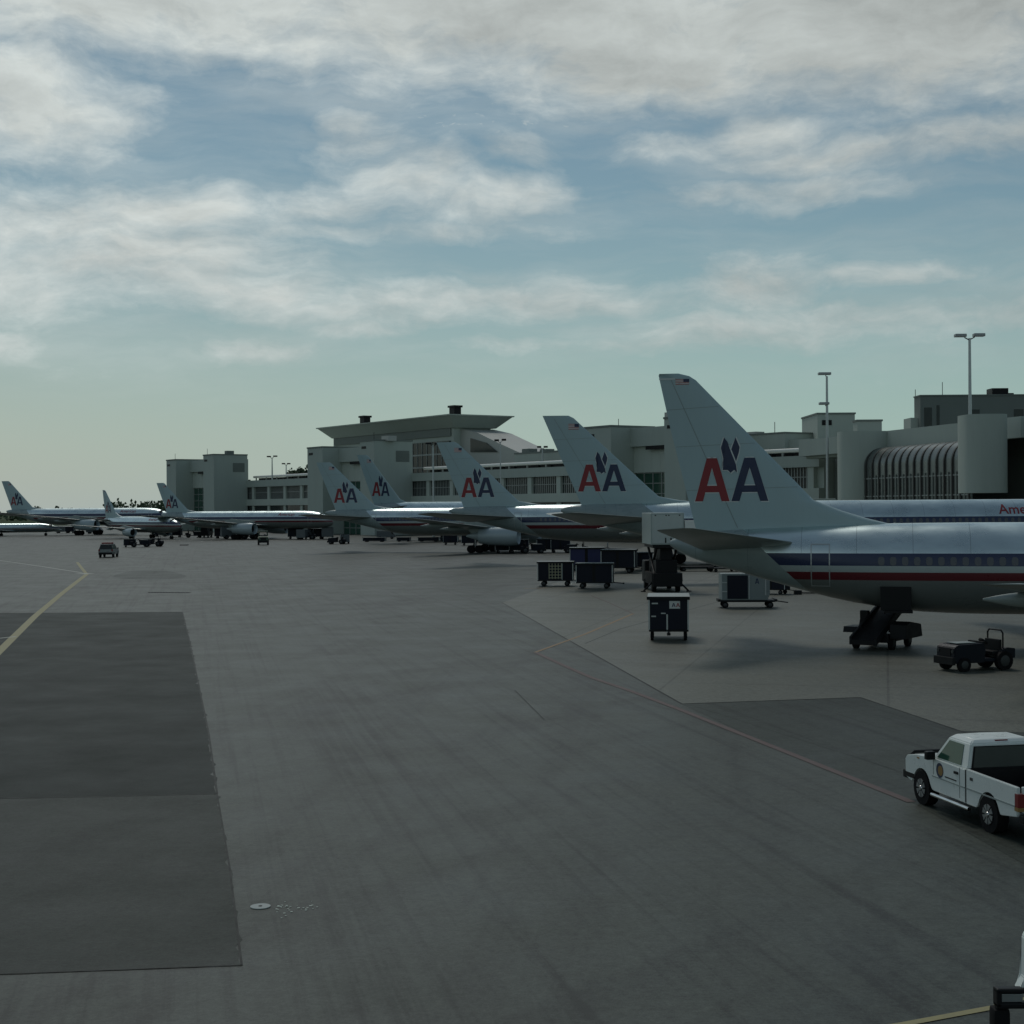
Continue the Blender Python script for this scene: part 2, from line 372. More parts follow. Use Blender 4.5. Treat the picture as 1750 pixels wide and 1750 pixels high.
def strip(name, pts, wd, z, m):
    """a painted line of real width laid along ground points"""
    P = [Vector((p[0], p[1])) for p in pts]; b = MB(); L = []; Rr = []
    for i, p in enumerate(P):
        d = (P[min(i+1, len(P)-1)]-P[max(i-1, 0)]).normalized(); n = Vector((-d.y, d.x))*wd/2
        L.append((p.x+n.x, p.y+n.y, z)); Rr.append((p.x-n.x, p.y-n.y, z))
    a = b.verts(L); c = b.verts(Rr)
    for i in range(len(P)-1): b.b.faces.new((c[i], c[i+1], a[i+1], a[i]))
    o = b.build(name, m); o['kind'] = 'structure'; return o
strip('painted_line', gp([(-60, 1170), (0, 1112), (60, 1053), (105, 1015), (150, 980)]), 0.42, 0.009, 'yellow_paint')
strip('painted_line', gp([(-400, 905), (0, 958), (70, 968), (140, 979)]), 0.30, 0.010, 'white_line')
strip('painted_line', gp([(132, 961), (138, 969), (147, 980)]), 0.35, 0.0095, 'yellow_paint')
strip('painted_line', gp([(-60, 1094), (0, 1091), (28, 1088)]), 0.25, 0.0105, 'white_line')
strip('painted_line', gp([(136, 980), (154, 981)]), 1.2, 0.011, 'white_line')
strip('painted_line', gp([(1400, 1772), (1540, 1752), (1620, 1737), (1700, 1722), (1900, 1672)]), 0.13, 0.009, 'yellow_paint')
strip('painted_line', gp([(915, 1115), (960, 1136), (1010, 1158), (1080, 1182), (1165, 1214), (1280, 1260), (1400, 1308), (1480, 1340), (1558, 1371)]), 0.22, 0.0095, 'red_line')
strip('painted_line', gp([(1082, 1049), (1000, 1084), (915, 1115)]), 0.16, 0.0096, 'orange_line')
strip('painted_line', gp([(1082, 1049), (1040, 1030), (1010, 1018)]), 0.10, 0.0097, 'red_line')
strip('painted_line', gp([(895, 1006), (935, 1005)]), 0.3, 0.0094, 'orange_line')
for L_, w_ in (([(858, 1030), (1165, 1203)], .06), ([(1165, 1203), (1470, 1192)], .05), ([(1470, 1192), (1640, 1249), (1760, 1290)], .05),
               ([(-300, 1050), (312, 1046)], .10), ([(312, 1046), (325, 1100), (357, 1255), (371, 1357)], .05), ([(-400, 1370), (180, 1362), (371, 1357)], .05),
               ([(371, 1357), (392, 1480), (413, 1650)], .035), ([(413, 1650), (200, 1658), (-400, 1680)], .035), ([(1180, 1205), (1480, 1300), (1900, 1440)], .012),
               ([(880, 1180), (930, 1230)], .03), ([(1330, 1000), (1060, 1075), (1000, 1100)], .05)):
    strip('pavement_seam', gp(L_), w_, 0.0085, 'seam')
# long drain grate, faint skid arcs, manhole
b = MB(); a0 = G(255, 1012.5); a1 = G(325, 1013)
for i in range(14):
    t0 = i/14; t1 = (i+0.8)/14
    p = a0.lerp(a1, t0); q = a0.lerp(a1, t1)
    b.box(p.x, q.x, p.y-0.35, p.y+0.35, 0.005, 0.03)
tag(b.build('drain_grate', 'black'), 'long black slot drain grate in the open apron', 'drain')
c = G(445, 1550)
mh = empty('manhole_cover', (c.x, c.y, 0)); tag(mh, 'small round pale manhole cover in the apron near the dark asphalt', 'manhole cover')
b = MB(); b.cyl((0, 0, 0.004), (0, 0, 0.016), 0.16, n=28); b.build('cover', 'canvas_roof', mh)
b.__init__(); b.cyl((0, 0, 0.016), (0, 0, 0.021), 0.03, n=12); b.build('handle_recess', 'seam', mh)
b = MB(); r_ = random.Random(3)
for i in range(34):
    q = G(470+abs(r_.gauss(0, 34)), 1553+r_.gauss(0, 5)); s_ = r_.uniform(.006, .02)
    b.box(q.x-s_, q.x+s_, q.y-s_, q.y+s_*1.2, 0.004, 0.008)
tag(b.build('concrete_crumbs', 'concrete_light'), kind='stuff', label='pale crumbs scattered beside the manhole cover', cat='debris')
# dark stain far left
b = MB(); pts = []
for i in range(28):
    a = 2*math.pi*i/28; pts.append(G(256+60*math.cos(a)*(1+.12*math.sin(3*a)), 983+8*math.sin(a)))
sheet('asphalt_stain', pts, 0.0046, 'lane')
# ------------------------------------------------------------------ airliners
def hermite(tab, x):
    n = len(tab); i = 0
    while i < n-2 and x > tab[i+1][0]: i += 1
    x0, x1 = tab[i][0], tab[i+1][0]; t = (x-x0)/(x1-x0); out = []
    for j in range(1, len(tab[0])):
        def sl(k):
            if k <= 0: return (tab[1][j]-tab[0][j])/(tab[1][0]-tab[0][0])
            if k >= n-1: return (tab[-1][j]-tab[-2][j])/(tab[-1][0]-tab[-2][0])
            a = (tab[k][j]-tab[k-1][j])/(tab[k][0]-tab[k-1][0]); c = (tab[k+1][j]-tab[k][j])/(tab[k+1][0]-tab[k][0])
            return 0 if a*c <= 0 else 2*a*c/(a+c)
        m0, m1 = sl(i)*(x1-x0), sl(i+1)*(x1-x0); p0, p1 = tab[i][j], tab[i+1][j]
        out.append((2*t**3-3*t*t+1)*p0+(t**3-2*t*t+t)*m0+(-2*t**3+3*t*t)*p1+(t**3-t*t)*m1)
    return out
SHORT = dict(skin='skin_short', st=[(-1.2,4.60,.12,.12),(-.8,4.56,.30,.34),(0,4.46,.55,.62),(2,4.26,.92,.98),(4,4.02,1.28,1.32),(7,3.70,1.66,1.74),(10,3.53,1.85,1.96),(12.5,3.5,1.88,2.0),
      (29,3.5,1.88,2.0),(32,3.44,1.78,1.88),(34.2,3.28,1.5,1.55),(35.8,3.08,1.02,1.05),(36.7,2.95,.5,.5),(37,2.9,.08,.08)],
  fin_le=[(4.7,9.2),(5.45,8.6),(5.7,7.6),(6.05,6.5),(6.55,5.25),(12.05,.02),(12.25,-.28),(12.38,-.75)], fin_te=[(4.7,.06),(5.17,0),(9.8,-1.15),(12.3,-1.69),(12.38,-1.65)], finz=(4.7,12.38),
  logo=(-.05,3.28,6.51,8.47), flag=(-.9,-.28,11.86,12.12),
  stab=[(0.3,4.9,4.5,4.45,.24),(7.1,.75,1.5,5.35,.07)], wing=[(1.2,23.4,7.6,2.35,.42),(5.6,19.4,5.0,2.65,.28),(16.9,13.0,1.6,3.65,.09)],
  eng=(4.85,18.8,23.2,1.62,1.02), gear=(2.86,18.6,.52,1), nose=33.0, win=(8.2,34.0,.5,3.86), winsz=(.135,.185), ttl=(24.5,.78,4.45))
LONG = dict(skin='skin_long', st=[(-1.9,5.78,.12,.12),(-1.3,5.72,.32,.36),(0,5.56,.55,.64),(3,5.2,.98,1.08),(6,4.86,1.35,1.46),(10,4.52,1.75,1.87),(14,4.4,1.88,2.0),
      (37.5,4.4,1.88,2.0),(41,4.32,1.74,1.86),(43.2,4.1,1.38,1.48),(44.6,3.85,.9,.95),(45.3,3.68,.42,.42),(45.5,3.62,.06,.06)],
  fin_le=[(5.3,9.6),(6.35,8.8),(6.5,7.4),(6.8,5.8),(7.6,4.9),(13.0,-.85),(13.2,-1.25)], fin_te=[(5.3,.08),(5.5,0),(13.2,-3.3)], finz=(5.3,13.2),
  logo=(-.55,3.2,7.23,9.34), flag=(-1.28,-.45,12.1,12.55),
  stab=[(0.3,6.6,6.4,4.85,.28),(8.2,-.9,2.0,5.55,.09)], wing=[(1.2,29.5,9.0,3.15,.5),(6.6,25.2,5.6,3.6,.32),(19,17.4,1.9,5.1,.1)],
  eng=(6.5,23.2,29.0,2.45,1.32), gear=(3.66,22.0,.55,2), nose=40.2, win=(8.6,40.5,.508,4.80), winsz=(.125,.175), ttl=(32.0,.76,5.28))
WIDE = dict(skin='skin_wide', st=[(-2.4,6.9,.15,.15),(-1.6,6.8,.45,.5),(0,6.5,.85,.95),(4,5.95,1.5,1.7),(9,5.4,2.2,2.35),(15,5.02,2.7,2.76),(19,4.98,2.82,2.82),
      (42,4.98,2.82,2.82),(46.5,4.85,2.6,2.62),(49.4,4.55,1.95,2.0),(51.2,4.25,1.15,1.15),(52,4.1,.5,.5),(52.2,4.05,.06,.06)],
  fin_le=[(6.2,9.5),(7.7,8.6),(8.3,6.7),(16.3,-1.6),(16.5,-2.1)], fin_te=[(6.2,.1),(6.8,0),(16.5,-4.6)], finz=(6.2,16.5),
  logo=(-.8,3.6,8.9,11.5), flag=(-2.2,-1.1,15.1,15.7),
  stab=[(0.5,5.6,6.3,6.3,.3),(8.2,.2,2.4,7.0,.1)], wing=[(1.8,33,11.5,3.6,.7),(8,28,7.5,4.2,.45),(22.4,18,2.6,5.9,.14)],
  eng=(7.95,25.5,31.5,2.45,1.45), gear=(4.8,25.0,.68,2), nose=45, win=None, winsz=(.12,.17), ttl=(34,.9,6.3))
REG = dict(skin='skin_regional', st=[(-1.2,2.7,.1,.1),(0,2.6,.4,.45),(3,2.2,.85,.95),(6,2.0,1.1,1.12),(8,1.98,1.14,1.14),(22,1.98,1.14,1.14),(24.5,1.85,.95,.95),(26.3,1.65,.6,.55),(27.4,1.5,.15,.15)],
  fin_le=[(2.8,5.0),(3.3,4.0),(6.4,.9),(6.7,.5)], fin_te=[(2.8,.4),(6.7,-1.0)], finz=(2.8,6.7), logo=None, flag=None,
  stab=[(0.05,1.0,2.2,6.6,.1),(3.7,-.6,.9,6.7,.05)], wing=[(.8,16,4.2,1.2,.25),(10,11.5,1.3,1.9,.08)],
  eng=None, gear=(2.0,12.5,.36,1), nose=23.5, win=None, winsz=(.1,.14), ttl=None)
def airfoil(t, n=9):
    xs_ = [0.5-0.5*math.cos(math.pi*i/n) for i in range(n+1)]
    th = [t*2*5*.2*(1.4845*math.sqrt(x)-.63*x-1.758*x*x+1.4215*x**3-.5075*x**4) for x in xs_]
    return [(x, h) for x, h in zip(xs_, th)] + [(x, -h) for x, h in reversed(list(zip(xs_, th))[1:-1])]
def fin_half(P, t, z):
    le = lerp_tab(P['fin_le'], z); te = lerp_tab(P['fin_te'], z); ch = max(le-te, .1)
    c = min(max((le-t)/ch, 0), 1)
    T = lerp_tab([(P['finz'][0], .30), (P['finz'][1], .09)], z)
    e = min(c*ch/0.9, 1.0)
    pr = math.sqrt(max(1-(1-e)**2, 0)) if e < 1 else (1 if c < .5 else 1-(c-.5)*1.7)
    return T*max(pr, .06)
EAG = [[(692,655),(720,690),(748,770),(776,840),(792,885),(800,945),(775,925),(745,950),(722,925),(680,925),(700,885),(685,830),(665,740)],
       [(788,655),(822,735),(815,780),(787,868),(765,815),(748,770),(760,730)]]
def letter_A(x0, x1):   # outline pieces in the logo's drawing units
    xm = (x0+x1)/2; tw = 44; lw = 68
    return [[(x0,1185),(xm-tw,825),(xm,825),(xm,905),(x0+lw,1185)], [(x1,1185),(x1-lw,1185),(xm,905),(xm,825),(xm+tw,825)],
            [(x0+lw+20,1110),(x0+lw+35,1055),(x1-lw-35,1055),(x1-lw-20,1110)]]
def decal(parent, polys, m, name, half, off, mapf, label=None, step=.3):
    b = MB()
    for poly in polys: b.face([mapf(x, y) for x, y in poly])
    bb = b.b
    bmesh.ops.triangulate(bb, faces=bb.faces[:])
    xs_ = [v.co.x for v in bb.verts]; zs_ = [v.co.z for v in bb.verts]
    for ax, lo, hi in ((0, min(xs_), max(xs_)), (2, min(zs_), max(zs_))):
        q = lo+step
        while q < hi:
            co = [0, 0, 0]; no = [0, 0, 0]; co[ax] = q; no[ax] = 1
            bmesh.ops.bisect_plane(bb, geom=bb.verts[:]+bb.edges[:]+bb.faces[:], plane_co=co, plane_no=no); q += step
    for v in bb.verts: v.co.y = -(half(v.co.x, v.co.z)+off)
    # a small real thickness
    r = bmesh.ops.extrude_face_region(bb, geom=bb.faces[:])
    for e in r['geom']:
        if isinstance(e, bmesh.types.BMVert): e.co.y -= 0.004
    return b.build(name, m, parent, label=label)
TXT = {}
def text_mesh(s):
    cu = bpy.data.curves.new('t', 'FONT'); cu.body = s; cu.size = 1; cu.resolution_u = 3; cu.offset = 0.012
    o = bpy.data.objects.new('t', cu); C.objects.link(o); bpy.context.view_layer.update()
    me = bpy.data.meshes.new_from_object(o); C.objects.unlink(o); bpy.data.objects.remove(o); return me
def airliner(P, loc, heading, k, label, detail=2, group='aircraft parked nose in along the terminal', rudder=True):
    root = empty('airliner', loc, heading, k); tag(root, label, 'airplane', group)
    st = P['st']; rings = []
    xs_ = []; x = st[0][0]
    marks = sorted({s[0] for s in st})
    for a, b_ in zip(marks, marks[1:]):
        n = max(2, int((b_-a)/0.8)) if (b_-a) < 8 else 4
        xs_ += [a+(b_-a)*i/n for i in range(n)]
    xs_.append(marks[-1])
    for x in xs_:
        zc, ry, rz = hermite(st, x)
        rings.append([(x, ry*math.cos(2*math.pi*i/48), zc+rz*math.sin(2*math.pi*i/48)) for i in range(48)])
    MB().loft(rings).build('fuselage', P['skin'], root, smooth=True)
    def side(t, z):
        zc, ry, rz = hermite(st, t); q = max(0, 1-((z-zc)/rz)**2); return ry*math.sqrt(q)
    # fin
    z0, z1 = P['finz']; N = 26; b = MB(); rows = []
    zr = sorted(set([z0+(z1-z0)*i/N for i in range(N+1)]+[q[0] for q in P['fin_le']+P['fin_te']]))
    for z in zr:
        le = lerp_tab(P['fin_le'], z); te = lerp_tab(P['fin_te'], z); ring = []
        cs = [0, .01, .03, .07, .12, .2, .35, .5, .7, .85, 1]
        for c in cs: t = le-(le-te)*c; ring.append((t, -fin_half(P, t, z) if c > 0 else 0, z))
        for c in reversed(cs[1:]): t = le-(le-te)*c; ring.append((t, fin_half(P, t, z), z))
        rows.append(ring)
    b.loft(rows); fin = b.build('tail_fin', 'aircraft_grey', root, smooth=True)
    half = lambda t, z: fin_half(P, t, z)
    if P['logo']:
        l0, l1, q0, q1 = P['logo']
        mp = lambda x, y: (l0+(x-440)/(1060-440)*(l1-l0), 0, q0+(1185-y)/(1185-825)*(q1-q0))
        def grow(poly, g):
            cx = sum(p[0] for p in poly)/len(poly); cy = sum(p[1] for p in poly)/len(poly)
            return [(x+g*(1 if x > cx else -1), y+g*(1 if y > cy else -1)) for x, y in poly]
        rA = letter_A(440, 735); bA = letter_A(750, 1060)
        if detail >= 2:
            for pc in (rA, bA): decal(fin, [grow(p, 9) for p in pc], 'logo_white', 'letter_outline', half, .004, mp)
            decal(fin, [grow(EAG[1], 8)], 'logo_white', 'emblem_outline', half, .006, mp); decal(fin, [grow(EAG[0], 8)], 'logo_white', 'emblem_outline', half, .0165, mp)
        decal(fin, rA, 'logo_red', 'letter', half, .012, mp, 'red letter A')
        decal(fin, bA, 'logo_blue', 'letter', half, .012, mp, 'blue letter A')
        decal(fin, EAG[1:], 'logo_blue', 'eagle_emblem', half, .0115, mp); decal(fin, EAG[:1], 'logo_blue', 'eagle_emblem', half, .022, mp)
        f0, f1, g0, g1 = P['flag']; mpf = lambda x, y: (x, 0, y)
        if detail >= 1:
            st_ = []
            for i in range(4): st_.append([(f0, g0+(g1-g0)*(2*i)/7), (f1, g0+(g1-g0)*(2*i)/7), (f1, g0+(g1-g0)*(2*i+1)/7), (f0, g0+(g1-g0)*(2*i+1)/7)])
            fl = decal(fin, [[(f0, g0), (f1, g0), (f1, g1), (f0, g1)]], 'logo_white', 'flag', half, .004, mpf)
            decal(fin, st_, 'flag_red', 'flag_stripes', half, .01, mpf)
            decal(fin, [[(f0+(f1-f0)*.58, g0+(g1-g0)*.45), (f1, g0+(g1-g0)*.45), (f1, g1), (f0+(f1-f0)*.58, g1)]], 'logo_blue', 'flag_canton', half, .016, mpf)
        if detail >= 2:
            for zc_ in (z0+2.3, z0+4.3, z0+6.0):
                ta, tb = lerp_tab(P['fin_te'], zc_)+.05, lerp_tab(P['fin_le'], zc_)-.25
                decal(fin, [[(ta, zc_), (tb, zc_+.12), (tb, zc_+.14), (ta, zc_+.022)]], 'wing_grey', 'panel_seam', half, .0025, mpf)
        # rudder hinge line
        zz0 = z0+(z1-z0)*.07; pl = []
        for a, b2 in ((z0+.6, z1-.25),):
            ta = lerp_tab(P['fin_te'], a); tb = lerp_tab(P['fin_te'], b2)
            ca = .27*(min(lerp_tab(P['fin_le'], a), 7)-ta); cb = .33*(lerp_tab(P['fin_le'], b2)-tb)
            if detail >= 1: decal(fin, [[(ta+ca, a), (ta+ca+.035, a), (tb+cb+.03, b2), (tb+cb, b2)]], 'wing_grey', 'rudder_hinge_line', half, .004, mpf)
    # stabilisers and wings
    def surf(secs, sgn, name, m, tilt=0.0):
        rings_ = []
        for (y, le, ch, z, th) in secs:
            rings_.append([(le-ch*x, sgn*y, z+h*th/.2*1.0+(.35-x)*tilt*ch) for x, h in airfoil(.1)])
        if secs[-1][4]:
            y, le, ch, z, th = secs[-1]
            rings_.append([(le-ch*.25-ch*.7*x, sgn*(y+.25), z+.03+h*th*.4/.2+(.35-x)*tilt*ch*.7) for x, h in airfoil(.1)])
        return MB().loft(rings_).build(name, m, root, smooth=True)
    for sgn in (-1, 1):
        surf(P['stab'], sgn, 'tailplane', 'wing_grey', .07)
        wg = surf(P['wing'], sgn, 'wing', 'wing_grey')
        if detail >= 1 and P['eng']:
            (ya, la, ca, za, _), (yb, lb, cb, zb, _) = P['wing'][1], P['wing'][2]
            for q in (-.55, .1, .45):
                if q < 0: y = ya*.7; te = P['wing'][0][1]-P['wing'][0][2]+2.6; z = za-.5
                else: y = ya+(yb-ya)*q; te = la+(lb-la)*q-(ca+(cb-ca)*q); z = za+(zb-za)*q-.32
                rr = [(te+2.4-3.6*i/8, .30*math.sin(math.pi*(.06+.9*i/8))) for i in range(9)]
                MB().loft([[(x, sgn*y+r*.6*math.cos(a), z+r*math.sin(a)) for a in [2*math.pi*j/12 for j in range(12)]] for x, r in rr]).build('flap_fairing', 'wing_grey', wg, smooth=True)
        if P['eng']:
            ye, e0, e1, ze, re = P['eng']; L = e1-e0
            prof = [(e0-L*.30, re*.10), (e0-L*.12, re*.34), (e0+L*.02, re*.52), (e0+L*.03, re*.80), (e0+L*.35, re*.98), (e0+L*.75, re*1.06), (e1-.25, re*1.0), (e1, re*.90), (e1-.12, re*.82), (e1-.9, re*.76)]
            en = MB().loft([[(x, sgn*ye+r*math.cos(a), ze+r*math.sin(a)) for a in [2*math.pi*j/28 for j in range(28)]] for x, r in prof]).build('engine', 'nacelle', root, smooth=True)
            MB().cyl((e1-.95, sgn*ye, ze), (e1-.85, sgn*ye, ze), re*.75, n=24).build('fan', 'black', en)
            MB().prism([(e0-1.0, ze+re*.3), (e1-1.2, ze+re*.9), (e1+.2, ze+re*1.25), (e0-.5, ze+re*1.7), (e0-2.2, ze+re*1.3)], sgn*ye-.16, sgn*ye+.16).build('pylon', 'wing_grey', root)
        gy, gt, wr, npair = P['gear']
        lg = MB(); keel = hermite(st, gt)[0]-hermite(st, gt)[2]
        lg.cyl((gt, sgn*gy, wr), (gt+.1, sgn*gy, keel+.8), .13); lg.cyl((gt, sgn*gy, wr+.6), (gt, sgn*gy*.4, keel+.5), .07)
        lo = lg.build('landing_gear', 'grey_metal', root, smooth=True)
        for q in range(npair):
            dxx = 0 if npair == 1 else (q-.5)*1.15
            for dyy in (-.38, .38):
                wb = MB(); wb.cyl((gt+dxx, sgn*gy+dyy-.18, wr), (gt+dxx, sgn*gy+dyy+.18, wr), wr, n=20); wb.build('wheel', 'tyre', lo, smooth=True)
    nt_ = P['nose']; nk = hermite(st, nt_)[0]-hermite(st, nt_)[2]
    ng = MB(); ng.cyl((nt_, 0, .4), (nt_+.15, 0, nk+.4), .09); ngo = ng.build('nose_gear', 'grey_metal', root, smooth=True)
    for dyy in (-.25, .25): MB().cyl((nt_, dyy-.11, .36), (nt_, dyy+.11, .36), .36, n=18).build('wheel', 'tyre', ngo, smooth=True)
    if detail >= 2 and P['win']:
        w0, w1, pitch, wz = P['win']; first = None; t = w0; i = 0; r = random.Random(5)
        rx, rz_ = P['winsz']
        while t < w1:
            i += 1
            ring = [(rx*math.copysign(abs(math.cos(a))**.65, math.cos(a)), rz_*math.copysign(abs(math.sin(a))**.65, math.sin(a))) for a in [2*math.pi*j/16 for j in range(16)]]
            wb = MB()
            wb.face([(t+x, -(side(t, wz+z)+.010), wz+z) for x, z in ring])
            e = bmesh.ops.extrude_face_region(wb.b, geom=wb.b.faces[:])
            for v in e['geom']:
                if isinstance(v, bmesh.types.BMVert): v.co.y += .03
            wb.build('window', 'window_dark', root); t += pitch
    # passenger door outlines, titles and cockpit glass
    fus = [o for o in kids(root) if o.name.startswith('fuselage')][0]
    if detail >= 1 and P['win']:
        zc = P['win'][3]
        for tt in (P['win'][0]-2.6, P['nose']+.2 if P is LONG else 33.2):
            a, c_, lo, hi = tt-.42, tt+.42, zc-1.15, zc+.75
            pol = [[(a, lo), (a+.05, lo), (a+.05, hi), (a, hi)], [(c_-.05, lo), (c_, lo), (c_, hi), (c_-.05, hi)], [(a+.05, hi-.05), (c_-.05, hi-.05), (c_-.05, hi), (a+.05, hi)], [(a+.05, lo), (c_-.05, lo), (c_-.05, lo+.05), (a+.05, lo+.05)]]
            decal(root, pol, 'aluminium', 'door_frame', side, .006, lambda x, y: (x, 0, y), step=.2)
    if P['ttl']:
        t0, hgt, zb = P['ttl']; me = text_mesh('American'); b = MB(); b.b.from_mesh(me)
        for v in b.b.verts: v.co = Vector((t0+v.co.x*hgt*1.4*1.05, 0, zb+v.co.y*hgt*1.38))
        q = zb+.2
        while q < zb+hgt*1.2:
            bmesh.ops.bisect_plane(b.b, geom=b.b.verts[:]+b.b.edges[:]+b.b.faces[:], plane_co=(0, 0, q), plane_no=(0, 0, 1)); q += .2
        for v in b.b.verts: v.co.y = -(side(v.co.x, v.co.z)+.012)
        b.build('lettering', 'logo_red', root)
    nz = st[-1][0]
    b = MB()
    for j in range(3):
        a0_, a1_ = R(18+j*26), R(42+j*26)
        for sg in (-1, 1):
            pts = []
            for (tt, aa) in ((nz-3.1, a0_), (nz-3.1, a1_), (nz-2.55, a1_), (nz-2.2, a0_)):
                zc, ry, rz = hermite(st, tt+.0)
                pts.append((tt, sg*(ry+.02)*math.cos(R(28)+aa*.62), zc+(rz+.02)*math.sin(R(28)+aa*.62)))
            b.face(pts)
    b.build('cockpit_window', 'glass_dark', root)
    return root
def put(px, py_unused, d):
    a, _ = ray(px, HY-(px-875)*math.tan(ROLL)); return Vector((a*d, d, 0))
def airl(P, px, d, th, k, label, detail, **kw):
    """fin base trailing edge at pixel column px, depth d; th: degrees the nose turns towards the camera"""
    return airliner(P, put(px, 0, d), R(-th), k, label, detail, **kw)
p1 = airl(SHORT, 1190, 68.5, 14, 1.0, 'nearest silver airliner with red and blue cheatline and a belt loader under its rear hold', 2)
p2 = airl(LONG, 1000, 123, 0, 1.045, 'second airliner from the right, tail fin behind the raised catering truck', 2)
p3 = airl(LONG, 797, 166, 14, 1.03, 'third airliner from the right, tail fin in front of the long window row', 2)
p4 = airl(LONG, 577, 217, 14, 0.985, 'fourth airliner from the right with low dark carts behind its belly', 2)
p5 = airl(WIDE, 641, 268, -50, 0.955, 'wide body airliner farthest back between two nearer tail fins', 1)
p6 = airl(LONG, 287, 325, 25, 0.92, 'airliner broadside in front of the square left pavilion with big engine in view', 1)
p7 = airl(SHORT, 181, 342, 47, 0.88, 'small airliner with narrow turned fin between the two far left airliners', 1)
p8 = airl(LONG, 22, 393, 20, 1.07, 'far left airliner with long fuselage before the distant trees', 1)
p9 = airliner(REG, put(-90, 0, 372), R(10), 1.0, 'small regional jet with its nose at the left edge of the picture', 0, group=None)
decal([o for o in kids(p1) if o.name.startswith('tail_fin')][0], [[(-1.66, 12.10), (-.92, 12.10), (-.92, 12.17), (-1.67, 12.17)]], 'logo_white', 'cap_line', lambda t, z: fin_half(SHORT, t, z), .01, lambda x, y: (x, 0, y))
# ------------------------------------------------------------------ terminal
fb_, fa_ = -0.674, 215.0
tL = Vector((0.559, -0.829, 0)); nW = Vector((-0.829, -0.559, 0))
P0 = Vector((-0.123*390, 390, 0))
def ucol(px): return ray(px, HY-(px-875)*math.tan(ROLL))[0]
def Lp(px, Wd=0.0):
    u = ucol(px); return (P0.x+Wd*nW.x-u*(P0.y+Wd*nW.y))/(u*tL.y-tL.x)
def T(L, Wd, z): return P0+tL*L+nW*Wd+Vector((0, 0, z))
def fbx(b, L0, L1, W0, W1, z0, z1):
    return b.hexa([T(L0,W0,z0), T(L1,W0,z0), T(L1,W1,z0), T(L0,W1,z0), T(L0,W0,z1), T(L1,W0,z1), T(L1,W1,z1), T(L0,W1,z1)])
term = empty('terminal_building', (0, 0, 0)); tag(term, 'long pale concrete terminal with window bays and square pavilions behind the tails', 'terminal')
def part(name, m, par, *boxes, f=fbx):
    b = MB()
    for bx in boxes: f(b, *bx)
    return b.build(name, m, par)
wingspans = [(Lp(405), Lp(548, 0)), (Lp(690), Lp(1035)), (Lp(1235), Lp(1400))]
for a, c in wingspans:
    part('wall', 'concrete', term, (a, c, -26, -1.2, 0, 14.0))
    part('parapet', 'concrete', term, (a, c, -1.2, 0.0, 12.6, 14.5))
    part('ledge', 'concrete_light', term, (a, c, -1.2, 0.05, 7.3, 9.1))
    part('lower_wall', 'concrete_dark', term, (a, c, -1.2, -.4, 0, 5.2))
    # bays
    L = a+1.0; pl = []
    while L+10.4 < c+3:
        wdt = 9.0
        g = part('window', 'glass_dark', term, (L, L+wdt, -1.19, -0.9, 9.1, 12.6))
        bars = [(L+wdt*i/13-.09, L+wdt*i/13+.09, -0.9, -0.8, 9.1, 12.6) for i in range(14)]+[(L, L+wdt, -.82, -.76, 10.9, 11.05)]
        part('window_frame', 'mullion', g, *bars)
        g2 = part('window', 'glass_dark', term, (L, L+wdt, -1.19, -0.6, 5.4, 7.25))
        part('pilaster', 'concrete_light', term, (L+wdt, L+10.4, -1.2, -.3, 0, 12.58))
        L += 10.4
    # roof rail, walkway canopy set back
    MB().cyl(T(a+2, -4.6, 15.7), T(c, -4.6, 15.7), .34, n=16).build('roof_canopy', 'roof_white', term, smooth=True)
    part('roof_ducts', 'black', term, *[(q, q+3.6, -7.5, -5.6, 14.0, 15.35) for q in [a+3+i*4.6 for i in range(int((c-a)/4.6)-1)]])
    part('canopy_posts', 'mullion', term, *[(q, q+.3, -4.9, -4.6, 14.0, 15.45) for q in [a+3+i*7 for i in range(int((c-a)/7))]])
